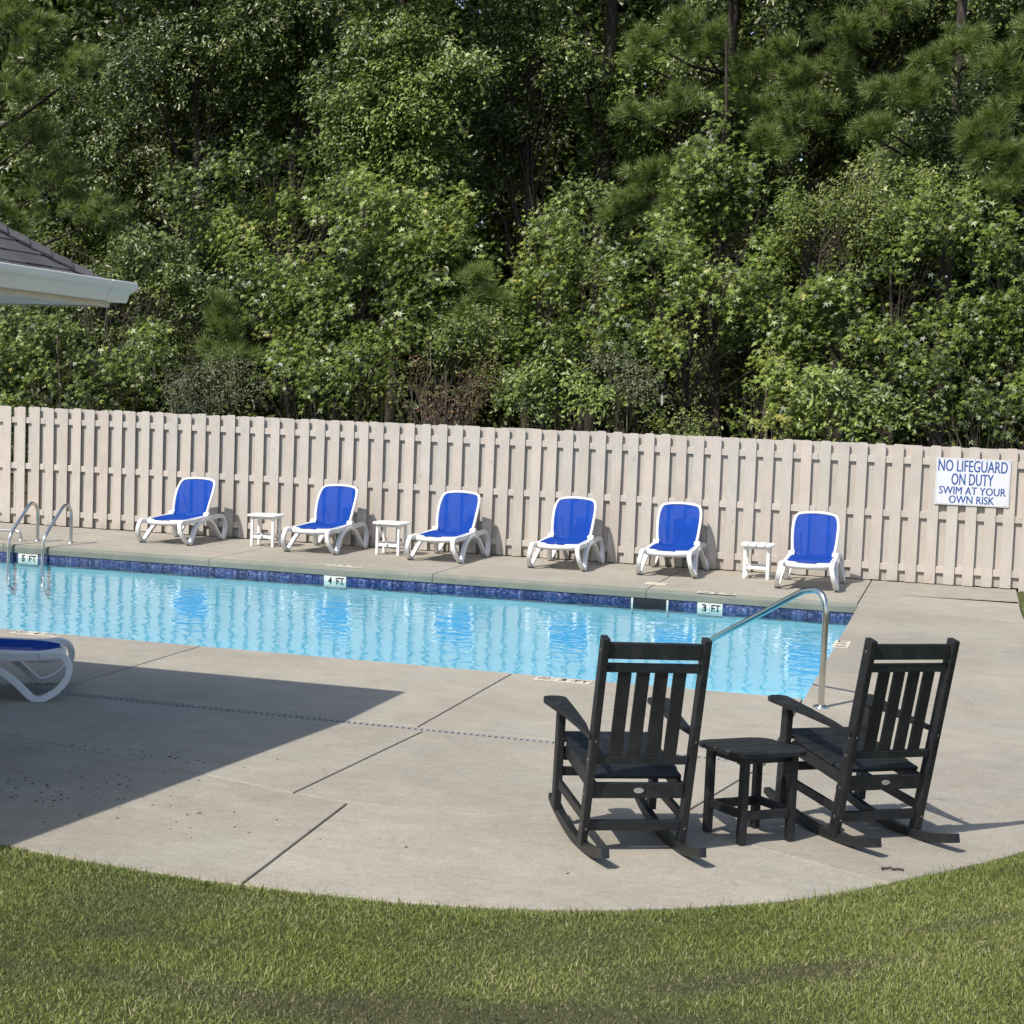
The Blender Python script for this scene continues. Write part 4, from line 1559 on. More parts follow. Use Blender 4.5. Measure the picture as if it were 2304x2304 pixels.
def blob_noise(P, seed):
    r = np.random.default_rng(seed)
    out = np.zeros(len(P))
    for k in range(10):
        f = r.uniform(1.2, 5.0)
        dv = r.normal(size=3)
        dv /= np.linalg.norm(dv)
        out += np.sin(P @ dv * f + r.uniform(0, 6.28)) / f ** 0.4
    return out


SUNV = -np.array(LDIR)
LEAFKIND = {   # leaf shape, size, leaves per square metre of outline, leaves on a spray, spray length, material
    'gum': ('star', 0.130, 900, 9, 0.34, 'gum'),
    'oak': ('oval', 0.094, 2000, 16, 0.36, 'oak'),
    'vine': ('oval', 0.096, 2200, 14, 0.42, 'vine'),
    'shrub': ('oval', 0.062, 2200, 16, 0.28, 'shrub'),
    'olive': ('oval', 0.048, 2400, 18, 0.30, 'olive'),
    'dry': ('oval', 0.052, 1500, 12, 0.30, 'dry'),
}


def limb_mesh(name, base, lean_top, r0, blobs, rng, mat, per=5, thin=1.0):
    """trunk plus limbs running into every clump of the crown"""
    m_ = MB()
    top = Vector(lean_top)
    b = Vector(base)
    tr = [b.lerp(top, k / 7) + Vector((rng.normal() * 0.05, rng.normal() * 0.05, 0)) * (0 < k < 7) for k in range(8)]
    m_.tube(tr, [r0 * (1 - 0.75 * k / 7) for k in range(8)], 8, cap=False)
    for (x, y, z, rx, ry, rz) in blobs:
        for _ in range(per):
            d = rng.normal(size=3)
            d /= np.linalg.norm(d)
            e = Vector((x + d[0] * rx * 0.8, y + d[1] * ry * 0.8, z + d[2] * rz * 0.8))
            tpos = min(0.97, max(0.12, (e.z - 0.35 * (Vector((e.x, e.y)) - Vector((b.x, b.y))).length - b.z) / max(0.3, top.z - b.z)))
            tpos *= rng.uniform(0.55, 1.0)
            s = b.lerp(top, tpos)
            if r0 < 0.045:            # shrubs: many stems rising from the ground
                s = b + Vector((rng.normal() * 0.25 * rx, rng.normal() * 0.15 * ry, 0))
                if e.z < s.z + 0.4:
                    continue
            L = (e - s).length
            pts = []
            for k in range(5):
                t = k / 4
                j = 0.16 if r0 < 0.045 else 0.05
                q = s.lerp(e, t)
                if r0 < 0.045:
                    q = Vector((s.x + (e.x - s.x) * t ** 1.6, s.y + (e.y - s.y) * t ** 1.6, s.z + (e.z - s.z) * t))
                pts.append(q + Vector((rng.normal() * j * L * t * (1 - t), rng.normal() * j * L * t * (1 - t), (0.12 if r0 >= 0.045 else 0.0) * L * t * (1 - t))))
            rr = max(0.006, min(r0 * 0.42, 0.012 * L + 0.004)) * thin * 0.7
            m_.tube(pts, [rr * (1 - 0.8 * k / 4) for k in range(5)], 4, cap=False)
    return m_.mesh(name, mat, smooth=True)


def broadleaf(kind, name, label, cat, base, top_z, r0, blobs, seed, dens=1.0, group=None):
    rng = np.random.default_rng(seed)
    shape, size, per_m2, nl, slen, mat = LEAFKIND[kind]
    root = thing(name, label, cat, (base[0], base[1], -0.12), 0.0, group)
    bo = np.array([base[0], base[1], -0.12])
    Ps, As, Ns, Ss, Vs = [], [], [], [], []
    for bi, (x, y, z, rx, ry, rz) in enumerate(blobs):
        c, r = np.array([x, y, z]), np.array([rx, ry, rz])
        ns = max(4, int(per_m2 * dens * math.pi * rx * rz / nl))
        d = unit(rng.normal(size=(ns * 3, 3)))
        rad = rng.random(ns * 3) ** 0.42
        o = c + d * r * rad[:, None]
        keepb = blob_noise(o * 1.5, seed * 7 + bi) + rng.normal(size=ns * 3) * 0.35 > 0.22
        keepb &= o[:, 2] > 0.05
        o, d, rad = o[keepb][:ns], d[keepb][:ns], rad[keepb][:ns]
        ns = len(o)
        sd = unit(d * np.array([1, 1, 0.6]) + np.array([0, -0.25, 0.30]) + rng.normal(size=(ns, 3)) * 0.55)
        tone = 0.16 * blob_noise(o * 0.8, seed + 31)[:, None] / 2.0 + rng.normal(size=(ns, 1)) * 0.10
        t = rng.random((ns, nl))
        L = slen * rng.uniform(0.6, 1.3, (ns, 1))
        P = o[:, None, :] + sd[:, None, :] * (t * L)[..., None] + rng.normal(size=(ns, nl, 3)) * 0.065
        P[..., 2] -= (t ** 2) * L * 0.45
        A = sd[:, None, :] * 0.7 + rng.normal(size=(ns, nl, 3)) * 0.6 + np.array([0, 0, -0.55])
        N = rng.normal(size=(ns, nl, 3)) * 0.50 + np.array([0, -0.15, 0.28]) + SUNV * 1.05 + d[:, None, :] * 0.25
        v = np.clip(0.42 + tone + rng.normal(size=(ns, nl)) * 0.23, 0, 1)
        s = size * rng.uniform(0.45, 1.35, (ns, nl)) * rng.uniform(0.8, 1.15, (ns, 1))
        Ps.append(P.reshape(-1, 3)); As.append(A.reshape(-1, 3)); Ns.append(unit(N.reshape(-1, 3))); Ss.append(s.ravel()); Vs.append(v.ravel())
    P, A, N, S, Va = (np.concatenate(q) for q in (Ps, As, Ns, Ss, Vs))
    V, T, va = leaves(P - bo, A, N, S, shape, Va)
    link('crown', tri_mesh('crown', V, T, M[mat], {'var': va}), root)
    bl = [(x - bo[0], y - bo[1], z - bo[2], rx, ry, rz) for x, y, z, rx, ry, rz in blobs]
    kx = 0.6 if r0 < 0.1 else 0.1
    tx = np.mean([b_[0] for b_ in bl]) * kx
    ty = np.mean([b_[1] for b_ in bl]) * kx
    link('trunk', limb_mesh('trunk', (0, 0, 0), (tx, ty, top_z), r0, bl, rng, M['bark'] if r0 > 0.05 else M['twig'], 6 if kind not in ('dry',) else 13), root)
    return root, len(P)


def pine(name, label, base, top_z, r0, blobs, seed, dens=1.0, group=None):
    rng = np.random.default_rng(seed)
    root = thing(name, label, 'pine tree', (base[0], base[1], -0.12), 0.0, group)
    bo = np.array([base[0], base[1], -0.12])
    NV, NT_, VA = [], [], []
    cnt = 0
    tips_all = []
    for bi, (x, y, z, rx, ry, rz) in enumerate(blobs):
        nt = max(4, int(18.0 * dens * math.pi * rx * rz) + 5)
        d = unit(rng.normal(size=(nt, 3)))
        c = np.array([x, y, z]) + d * np.array([rx, ry, rz]) * (rng.random(nt) ** 0.5)[:, None] * 0.9
        outd = unit((c - np.array([base[0], base[1], z - 0.3])) * np.array([1, 1, 0.5]) * 0.5 + d * 0.4 + np.array([0, -0.15, 0.75]) + rng.normal(size=(nt, 3)) * 0.30)
        tips_all.append((c, outd))
        nn = 135
        tone = rng.normal(size=(nt, 1)) * 0.12
        u = unit(rng.normal(size=(nt, nn, 3)).reshape(-1, 3)).reshape(nt, nn, 3)
        nd = unit((u * 0.85 + outd[:, None, :] * 0.85).reshape(-1, 3)).reshape(nt, nn, 3)
        along = rng.random((nt, nn, 1)) ** 1.3 * -0.16
        b0 = c[:, None, :] + outd[:, None, :] * along
        L = rng.uniform(0.17, 0.27, (nt, nn, 1))
        p1 = b0 + nd * L
        p1[..., 2] -= 0.18 * L[..., 0] ** 1.0 * 0.35
        sd = np.cross(nd.reshape(-1, 3), rng.normal(size=(nt * nn, 3)))
        sd = unit(sd).reshape(nt, nn, 3) * 0.0052
        V = np.stack([b0 - sd, b0 + sd, p1], 2).reshape(-1, 3)
        NV.append(V)
        VA.append(np.repeat(np.clip(0.45 + tone + rng.normal(size=(nt, nn)) * 0.2, 0, 1).ravel(), 3))
        cnt += nt * nn
    V = np.concatenate(NV) - bo
    T = np.arange(len(V)).reshape(-1, 3)
    link('crown', tri_mesh('crown', V, T, M['needle'], {'var': np.concatenate(VA)}), root)
    m_ = MB()
    b = Vector((0, 0, 0))
    b = Vector((0, 2.2, 0))                   # the stem stands behind its lit boughs
    top = Vector((rng.normal() * 0.15, 2.2, top_z))
    m_.tube([b.lerp(top, k / 9) for k in range(10)], [r0 * (1 - 0.6 * k / 9) for k in range(10)], 10, cap=False)
    for (x, y, z, rx, ry, rz), (c, outd) in zip(blobs, tips_all):
        q = Vector((x, y, z)) - Vector(bo)
        hub = q - Vector((0, 0, rz * 0.4))
        s = Vector((top.x * q.z / max(1, top_z), 2.2, max(0.3, min(top_z, q.z - 0.25 * Vector((q.x, q.y)).length))))
        L = (hub - s).length
        m_.tube([s, s.lerp(hub, 0.5) + Vector((0, 0, -0.04 * L)), hub], [0.012 + 0.012 * L, 0.010 + 0.007 * L, 0.010], 5, cap=False)
        for k in range(len(c)):
            e = Vector(c[k] - bo)
            mid = hub.lerp(e, 0.55) - Vector((0, 0, 0.05))
            m_.tube([hub, mid, e - Vector(outd[k]) * 0.02], [0.010, 0.008, 0.005], 3, cap=False)
    link('trunk', m_.mesh('trunk', M['bark'], smooth=True), root)
    return root, cnt


TREES = [
    ('pine', '', 'pine_tree', 'long-needled pine whose boughs fill the upper left corner of the view', 'pine', (-19.6, 25.2), 14, 0.16, 1.1, [(-16.33, 25.2, 8.28, 0.94, 0.75, 0.66), (-15.47, 25.2, 7.85, 0.56, 0.45, 0.47), (-16.8, 25.2, 7.46, 0.66, 0.53, 0.43), (-16.88, 25.2, 8.81, 0.76, 0.61, 0.47), (-16.93, 26.0, 6.79, 0.78, 0.63, 0.44), (-16.49, 26.2, 6.05, 0.79, 0.63, 0.54), (-15.7, 26.2, 5.37, 0.78, 0.63, 0.44), (-17.38, 26.2, 5.36, 0.69, 0.56, 0.5), (-17.75, 25.2, 8.08, 0.86, 0.69, 0.77), (-17.46, 25.7, 10.27, 1.35, 1.08, 0.77)]),
    ('broad', 'oak', 'oak_tree', 'dark small-leaved oak to the right of the upper left pine', 'tree', (-15.59, 30), 13, 0.17, 1.0, [(-16.19, 30, 8.86, 1.86, 1.49, 1.42), (-17.66, 30.5, 7.0, 1.47, 1.17, 1.35), (-14.41, 30, 9.46, 1.4, 1.12, 0.97), (-16.44, 30.6, 5.9, 1.24, 0.99, 1.01), (-19.27, 31, 7.88, 1.39, 1.11, 1.39), (-18.44, 30.8, 5.01, 1.27, 1.01, 0.92), (-16.37, 30, 11.44, 2.4, 1.92, 1.31), (-20.14, 31, 4.77, 1.06, 0.84, 0.82)]),
    ('broad', 'oak', 'oak_tree', 'dark oak with a leaning limb behind the arching sweetgum', 'tree', (-13.66, 30.5), 13, 0.15, 0.9, [(-14.14, 30.5, 8.28, 0.87, 0.7, 0.87), (-14.72, 30.5, 7.64, 0.99, 0.79, 0.66), (-13.24, 30.5, 9.86, 0.97, 0.78, 0.76), (-13.75, 30.5, 11.36, 1.62, 1.3, 1.19), (-12.94, 31.1, 7.18, 0.77, 0.62, 0.77), (-14.7, 28.5, 4.41, 0.73, 0.58, 0.73)]),
    ('broad', 'vine', 'vine_covered_tree', 'tall pale vine-covered tree left of the middle, right of a bare trunk', 'tree', (-10.3, 27.5), 12.5, 0.13, 1.0, [(-10.58, 27.5, 8.98, 1.16, 0.92, 0.87), (-11.06, 27.5, 7.85, 0.87, 0.7, 0.78), (-10.02, 27.5, 7.55, 1.06, 0.85, 0.87), (-9.35, 27.5, 8.48, 0.86, 0.69, 0.86), (-10.82, 27.5, 6.8, 0.78, 0.62, 0.68), (-9.79, 27.5, 6.6, 0.87, 0.69, 0.58), (-10.32, 27.5, 10.38, 1.53, 1.23, 1.05)]),
    ('broad', 'oak', 'maple_tree', 'dense middle-green tree below two dark trunks at the top centre', 'tree', (-8.24, 29.2), 12.5, 0.11, 0.95, [(-8.67, 29.2, 9.03, 0.9, 0.72, 0.9), (-8.31, 29.2, 7.84, 1.0, 0.8, 0.8), (-9.14, 29.2, 7.55, 0.91, 0.73, 0.91), (-9.42, 29.2, 9.44, 0.8, 0.64, 0.6), (-9.01, 29.6, 6.72, 0.82, 0.65, 0.61), (-7.62, 29.2, 8.61, 0.59, 0.48, 0.69), (-8.84, 29.2, 10.79, 1.6, 1.28, 1.1)]),
    ('broad', 'vine', 'ivy_covered_tree', 'dark trunk with a few large pale leaves left of the long pine boughs', 'tree', (-7.17, 30.5), 14, 0.22, 0.5, [(-6.66, 30.5, 8.06, 0.62, 0.49, 0.82), (-7.58, 30.5, 7.36, 0.62, 0.5, 0.62), (-6.17, 30.5, 8.85, 0.82, 0.65, 0.51), (-6.91, 30.5, 6.74, 0.62, 0.49, 0.52), (-7.52, 30.5, 11.1, 1.64, 1.31, 1.13), (-5.31, 31.0, 8.53, 1.03, 0.82, 0.72)]),
    ('broad', 'oak', 'oak_tree', 'shaded oak filling the gap between the boughs at the top right', 'tree', (-3.13, 29.6), 13, 0.14, 1.0, [(-3.67, 29.6, 9.37, 1.74, 1.39, 0.68), (-0.36, 29.6, 8.35, 0.84, 0.68, 0.84), (-2.21, 29.6, 6.78, 1.15, 0.92, 0.67), (-4.9, 29.6, 8.63, 0.78, 0.63, 0.88), (-1.6, 29.6, 9.4, 1.7, 1.36, 0.57), (-2.82, 29.6, 7.74, 1.44, 1.15, 0.87), (-1.04, 29.6, 7.52, 1.23, 0.98, 0.85), (-0.22, 29.6, 9.17, 1.12, 0.9, 0.93), (-4.03, 29.6, 10.8, 2.12, 1.7, 1.16), (-1.21, 29.6, 10.68, 2.07, 1.65, 1.13)]),
    ('broad', 'gum', 'sweetgum_tree', 'arching sweetgum with layered branches left of centre', 'tree', (-11.71, 26.5), 5.2, 0.06, 0.95, [(-12.77, 26.5, 6.37, 0.86, 0.69, 0.43), (-11.43, 26.5, 6.27, 0.95, 0.76, 0.47), (-12.13, 26.5, 5.61, 1.14, 0.92, 0.52), (-13.38, 26.5, 5.42, 0.77, 0.62, 0.58), (-10.9, 26.5, 5.71, 0.75, 0.6, 0.47), (-12.63, 26.5, 4.94, 0.77, 0.61, 0.43), (-14.25, 26.5, 6.09, 0.49, 0.39, 0.39)]),
    ('broad', 'gum', 'sweetgum_tree', 'broad bright sweetgum standing left of centre with a dark hollow on its right', 'tree', (-9.79, 25), 6, 0.08, 1.05, [(-8.86, 25, 5.17, 0.96, 0.77, 0.66), (-9.78, 25, 4.64, 0.97, 0.78, 0.75), (-11.11, 25, 4.18, 0.76, 0.61, 0.67), (-8.55, 25, 4.39, 0.88, 0.7, 0.66), (-10.32, 25, 3.57, 1.16, 0.93, 0.67), (-9.08, 25, 3.51, 0.79, 0.64, 0.57), (-11.48, 25, 3.36, 0.54, 0.43, 0.59), (-9.81, 25, 5.42, 0.71, 0.57, 0.44), (-11.9, 25, 4.16, 0.45, 0.36, 0.54)]),
    ('pine', '', 'pine_sapling', 'slim young pine poking out at the left side of the bright sweetgum', 'pine', (-12.04, 24.3), 3.6, 0.035, 1.5, [(-12.18, 24.3, 3.62, 0.31, 0.3, 0.27), (-12.02, 24.3, 3.22, 0.35, 0.3, 0.27), (-12.26, 24.3, 2.95, 0.27, 0.3, 0.22), (-11.91, 24.3, 2.78, 0.53, 0.43, 0.27)]),
    ('pine', '', 'pine_sapling', 'small pine tuft at the right side of the bright sweetgum', 'pine', (-7.66, 24.6), 4.2, 0.035, 1.5, [(-7.74, 24.6, 4.19, 0.33, 0.3, 0.22), (-7.54, 24.6, 3.86, 0.34, 0.3, 0.22), (-7.94, 24.6, 3.59, 0.34, 0.3, 0.22)]),
    ('pine', '', 'pine_sapling', 'single pine top showing above the bright sweetgum crown', 'pine', (-9.68, 25.6), 6.2, 0.035, 1.5, [(-9.89, 25.6, 5.46, 0.36, 0.3, 0.27), (-9.64, 25.6, 5.14, 0.27, 0.3, 0.22)]),
    ('broad', 'gum', 'sweetgum_tree', 'narrow upright sweetgum in the middle of the view', 'tree', (-6.73, 25.3), 5.3, 0.05, 1.0, [(-6.87, 25.3, 5.64, 0.43, 0.35, 0.52), (-6.58, 25.3, 4.96, 0.61, 0.48, 0.52), (-7.11, 25.3, 4.69, 0.52, 0.42, 0.52), (-6.63, 25.3, 4.1, 0.69, 0.56, 0.52), (-7.15, 25.3, 3.65, 0.52, 0.42, 0.57), (-6.69, 25.3, 3.23, 0.7, 0.56, 0.48), (-7.3, 25.3, 2.78, 0.53, 0.42, 0.44)]),
    ('broad', 'gum', 'sweetgum_tree', 'tall sweetgum with a pointed leader right of centre', 'tree', (-3.98, 25.6), 8.2, 0.07, 1.05, [(-4.22, 25.6, 7.02, 0.12, 0.3, 0.31), (-4.26, 25.6, 6.48, 0.31, 0.3, 0.34), (-4.32, 25.6, 6.02, 0.64, 0.51, 0.38), (-4.65, 25.6, 5.6, 0.73, 0.58, 0.51), (-3.79, 25.6, 5.6, 0.68, 0.54, 0.51), (-3.35, 25.6, 5.18, 0.63, 0.51, 0.55), (-4.28, 25.6, 5.09, 0.85, 0.68, 0.55), (-4.96, 25.6, 4.91, 0.6, 0.48, 0.47), (-3.46, 25.6, 5.85, 0.42, 0.34, 0.34)]),
    ('broad', 'gum', 'sweetgum_tree', 'spreading low sweetgum in front of the pointed one', 'tree', (-4.32, 24.6), 4.9, 0.06, 1.05, [(-4.83, 24.6, 4.24, 0.75, 0.6, 0.54), (-3.99, 24.6, 4.09, 0.74, 0.59, 0.53), (-5.13, 24.6, 3.49, 0.62, 0.5, 0.54), (-4.12, 24.6, 3.43, 0.82, 0.66, 0.54), (-3.24, 24.6, 3.94, 0.65, 0.52, 0.57), (-3.29, 24.6, 3.2, 0.65, 0.52, 0.49), (-5.41, 24.6, 4.06, 0.42, 0.33, 0.42)]),
    ('broad', 'shrub', 'wild_cherry_tree', 'rounded fine-leaved tree right of the pointed sweetgum', 'tree', (-1.68, 25.2), 6, 0.06, 0.85, [(-2.34, 25.2, 5.63, 0.74, 0.59, 0.49), (-1.53, 25.2, 5.55, 0.9, 0.72, 0.53), (-1.98, 25.2, 4.98, 0.98, 0.79, 0.57), (-2.45, 25.2, 4.65, 0.66, 0.53, 0.49), (-1.17, 25.2, 4.82, 0.73, 0.59, 0.57), (-2.8, 25.2, 5.14, 0.41, 0.33, 0.41)]),
    ('broad', 'gum', 'sweetgum_tree', 'wide yellow-tinged sweetgum below the bright pine tufts', 'tree', (-1.11, 24.8), 5.2, 0.06, 1.0, [(-0.64, 24.8, 5.26, 0.64, 0.51, 0.52), (-0.68, 24.8, 4.63, 0.72, 0.57, 0.52), (-1.12, 24.8, 4.15, 0.88, 0.7, 0.52), (-1.9, 24.8, 3.97, 0.73, 0.58, 0.53), (-0.41, 24.8, 3.92, 0.64, 0.51, 0.56), (-2.37, 24.8, 3.72, 0.57, 0.46, 0.45), (-1.4, 24.8, 3.42, 0.89, 0.71, 0.44), (-2.18, 24.8, 3.16, 0.65, 0.52, 0.33)]),
    ('broad', 'gum', 'sweetgum_tree', 'sweetgum with reddish leaves cut by the right edge of the view', 'tree', (0.5, 24.3), 5.2, 0.06, 1.0, [(0.21, 24.3, 4.82, 0.46, 0.37, 0.42), (0.47, 24.3, 4.21, 0.46, 0.37, 0.5), (0.13, 24.3, 3.67, 0.46, 0.37, 0.5), (0.58, 24.3, 3.53, 0.46, 0.37, 0.54), (0.25, 24.3, 2.9, 0.58, 0.47, 0.43), (0.98, 24.3, 4.3, 0.54, 0.43, 0.92)]),
    ('pine', '', 'pine_tree', 'pine with flat light boughs spreading left from its bare trunk at the top right', 'pine', (-4.68, 27), 13, 0.17, 1.3, [(-5.57, 27, 8.45, 0.45, 0.36, 0.29), (-5.03, 27, 8.66, 0.54, 0.43, 0.3), (-4.48, 27, 8.5, 0.4, 0.32, 0.27), (-5.88, 27, 8.15, 0.27, 0.3, 0.16), (-5.79, 27, 7.17, 0.45, 0.36, 0.24), (-5.24, 27, 7.25, 0.41, 0.32, 0.23), (-4.89, 27, 7.47, 0.4, 0.32, 0.22), (-4.65, 27, 8.25, 0.45, 0.36, 0.23), (-5.45, 27, 9.77, 1.08, 0.86, 0.54)]),
    ('pine', '', 'pine_tree', 'shaded pine with drooping boughs between the two lighter pines', 'pine', (-2.41, 28), 13, 0.18, 1.3, [(-3.97, 28, 8.09, 0.51, 0.4, 0.37), (-3.53, 28, 8.44, 0.55, 0.44, 0.32), (-3.23, 28, 7.9, 0.5, 0.4, 0.37), (-3.76, 28, 7.5, 0.55, 0.44, 0.32), (-2.53, 28, 8.15, 0.54, 0.44, 0.36), (-2.38, 28, 8.77, 0.81, 0.65, 0.32), (-2.85, 28, 7.44, 0.64, 0.51, 0.36), (-3.37, 28, 7.0, 0.64, 0.51, 0.37), (-4.32, 28, 7.65, 0.37, 0.3, 0.28), (-1.69, 28, 9.11, 0.63, 0.5, 0.36), (-2.8, 28, 10.03, 1.27, 1.01, 0.54)]),
    ('pine', '', 'pine_tree', 'pine with the brightest sunlit needle tufts at the upper right', 'pine', (-0.58, 25.6), 12, 0.15, 1.5, [(-1.32, 25.6, 7.3, 0.33, 0.3, 0.26), (-0.97, 25.6, 7.34, 0.37, 0.3, 0.28), (-1.72, 25.6, 7.27, 0.23, 0.3, 0.18), (-1.11, 25.6, 7.06, 0.31, 0.3, 0.18), (-1.85, 25.6, 6.66, 0.37, 0.3, 0.23), (-1.53, 25.6, 6.7, 0.33, 0.3, 0.23), (-0.64, 25.6, 7.89, 0.45, 0.36, 0.26), (-0.26, 25.6, 8.0, 0.36, 0.3, 0.24), (-0.87, 25.6, 7.7, 0.49, 0.39, 0.18), (-0.79, 25.6, 9.21, 0.89, 0.71, 0.49)]),
    ('pine', '', 'pine_tree', 'pine with big needle plumes cut by the right edge', 'pine', (0.96, 24.9), 12, 0.17, 1.5, [(0.19, 24.9, 6.64, 0.39, 0.31, 0.31), (-0.08, 24.9, 6.17, 0.36, 0.3, 0.28), (0.37, 24.9, 6.13, 0.35, 0.3, 0.35), (-0.25, 24.9, 6.45, 0.24, 0.3, 0.24), (0.32, 24.9, 5.7, 0.39, 0.31, 0.31), (0.07, 24.9, 7.53, 0.43, 0.35, 0.31), (0.39, 24.9, 7.21, 0.39, 0.31, 0.31), (0.64, 24.9, 7.9, 0.47, 0.37, 0.47), (0.95, 24.9, 6.44, 0.47, 0.37, 0.62)]),
    ('pine', '', 'pine_tree', 'young pine half hidden behind the pointed sweetgum', 'pine', (-3.51, 26.6), 6.3, 0.05, 1.3, [(-3.55, 26.6, 6.72, 0.31, 0.3, 0.28), (-3.32, 26.6, 6.46, 0.26, 0.3, 0.26), (-5.39, 26.6, 6.17, 0.54, 0.43, 0.31), (-5.74, 26.6, 5.72, 0.45, 0.36, 0.31), (-5.1, 26.6, 5.64, 0.54, 0.43, 0.36), (-4.68, 26.6, 6.34, 0.4, 0.32, 0.27), (-6.0, 26.6, 5.46, 0.36, 0.3, 0.27)]),
    ('broad', 'gum', 'sweetgum_sapling', 'low sweetgum thicket above the fence at the left edge', 'small tree', (-14.78, 23.6), 3.4, 0.04, 1.05, [(-15.61, 23.6, 2.48, 0.63, 0.5, 0.45), (-14.8, 23.6, 2.68, 0.71, 0.57, 0.45), (-13.99, 23.6, 2.52, 0.66, 0.53, 0.4), (-13.4, 23.6, 2.81, 0.44, 0.35, 0.4), (-15.31, 23.6, 3.11, 0.54, 0.43, 0.31), (-15.7, 23.6, 1.84, 0.63, 0.51, 0.32), (-14.48, 23.6, 2.02, 0.8, 0.64, 0.31), (-13.49, 23.6, 2.1, 0.53, 0.42, 0.31), (-16.33, 23.6, 2.36, 0.54, 0.44, 0.63)]),
    ('broad', 'oak', 'holly_bush', 'dark bush under the pool house eave', 'bush', (-15.23, 25.0), 4.0, 0.05, 0.9, [(-15.9, 25.0, 3.35, 0.85, 0.68, 0.43), (-14.73, 25.0, 3.47, 0.75, 0.6, 0.56), (-13.79, 25.0, 3.03, 0.56, 0.44, 0.56), (-13.39, 25.0, 3.78, 0.64, 0.52, 0.64), (-13.92, 25.0, 4.5, 0.55, 0.44, 0.55), (-15.06, 25.0, 3.93, 0.66, 0.52, 0.37)]),
    ('broad', 'shrub', 'birch_sapling', 'bright sapling showing just above the pool house gutter', 'small tree', (-14.33, 24.2), 4.6, 0.03, 0.8, [(-14.79, 24.2, 4.51, 0.2, 0.3, 0.18), (-14.53, 24.2, 4.28, 0.22, 0.3, 0.16), (-14.12, 24.2, 4.07, 0.18, 0.3, 0.14), (-13.37, 24.2, 3.85, 0.23, 0.3, 0.18), (-13.26, 24.2, 3.72, 0.18, 0.3, 0.16)]),
    ('broad', 'olive', 'olive_shrub', 'dull olive shrub with thin stems above the fence, left of the dried bush', 'shrub', (-11.87, 23.3), 2.6, 0.03, 0.95, [(-12.45, 23.3, 2.13, 0.52, 0.41, 0.3), (-11.78, 23.3, 2.2, 0.6, 0.48, 0.34), (-11.22, 23.3, 2.3, 0.51, 0.41, 0.34), (-11.6, 23.3, 2.5, 0.43, 0.34, 0.26)]),
    ('broad', 'gum', 'sweetgum_sapling', 'bright sweetgum sapling low above the fence between the olive and dried shrubs', 'small tree', (-10.15, 23.6), 3.0, 0.04, 1.0, [(-10.44, 23.6, 2.63, 0.51, 0.41, 0.38), (-9.8, 23.6, 2.57, 0.59, 0.47, 0.42), (-10.06, 23.6, 2.14, 0.68, 0.54, 0.3), (-9.35, 23.6, 2.75, 0.42, 0.34, 0.38), (-11.0, 23.6, 2.62, 0.34, 0.3, 0.39)]),
    ('broad', 'dry', 'dried_bush', 'dried brown bush with bare tangled branches behind the fence', 'bush', (-7.66, 23.1), 2.7, 0.035, 0.8, [(-7.58, 23.1, 2.46, 0.45, 0.36, 0.36), (-8.1, 23.1, 2.61, 0.37, 0.3, 0.33), (-7.21, 23.1, 2.56, 0.28, 0.3, 0.32), (-7.74, 23.1, 2.05, 0.57, 0.45, 0.24), (-8.44, 23.1, 2.43, 0.33, 0.3, 0.33)]),
    ('broad', 'shrub', 'green_shrub', 'green shrub rising just behind the dried brown bush', 'shrub', (-8.64, 23.9), 3.2, 0.04, 0.9, [(-8.76, 23.9, 3.03, 0.59, 0.47, 0.34), (-7.96, 23.9, 3.13, 0.5, 0.4, 0.34), (-9.09, 23.9, 2.26, 0.43, 0.34, 0.34), (-7.35, 23.9, 3.32, 0.37, 0.3, 0.42), (-7.24, 23.9, 2.74, 0.29, 0.3, 0.33)]),
    ('broad', 'vine', 'privet_bush', 'bright low bush above the fence left of the spindly shrub', 'bush', (-5.6, 23.2), 2.4, 0.03, 0.95, [(-5.76, 23.2, 2.13, 0.4, 0.32, 0.24), (-5.36, 23.2, 2.26, 0.36, 0.3, 0.28), (-6.11, 23.2, 2.51, 0.4, 0.32, 0.28), (-6.43, 23.2, 2.26, 0.32, 0.3, 0.28)]),
    ('broad', 'olive', 'spindly_shrub', 'spindly pale shrub with bare stems above the middle of the fence', 'shrub', (-4.79, 23.0), 3.0, 0.025, 1.0, [(-5.05, 23.0, 2.7, 0.35, 0.3, 0.31), (-4.68, 23.0, 2.56, 0.31, 0.3, 0.27), (-4.91, 23.0, 2.39, 0.35, 0.3, 0.2), (-5.18, 23.0, 2.93, 0.2, 0.3, 0.2)]),
    ('broad', 'shrub', 'yellow_weeds', 'small yellow-green weeds peeping over the fence right of the spindly shrub', 'weeds', (-3.83, 22.7), 2.0, 0.02, 0.9, [(-3.9, 22.7, 1.97, 0.31, 0.3, 0.19), (-3.59, 22.7, 2.06, 0.23, 0.3, 0.17), (-4.2, 22.7, 1.95, 0.23, 0.3, 0.17)]),
    ('broad', 'gum', 'sweetgum_sapling', 'dense sweetgum sapling over the fence right of the yellow weeds', 'small tree', (-2.98, 23.8), 3.2, 0.04, 1.0, [(-3.16, 23.8, 2.62, 0.55, 0.44, 0.36), (-2.52, 23.8, 2.49, 0.55, 0.44, 0.31), (-3.37, 23.8, 2.22, 0.4, 0.32, 0.24), (-2.74, 23.8, 2.09, 0.71, 0.57, 0.22), (-2.54, 23.8, 2.88, 0.47, 0.38, 0.27)]),
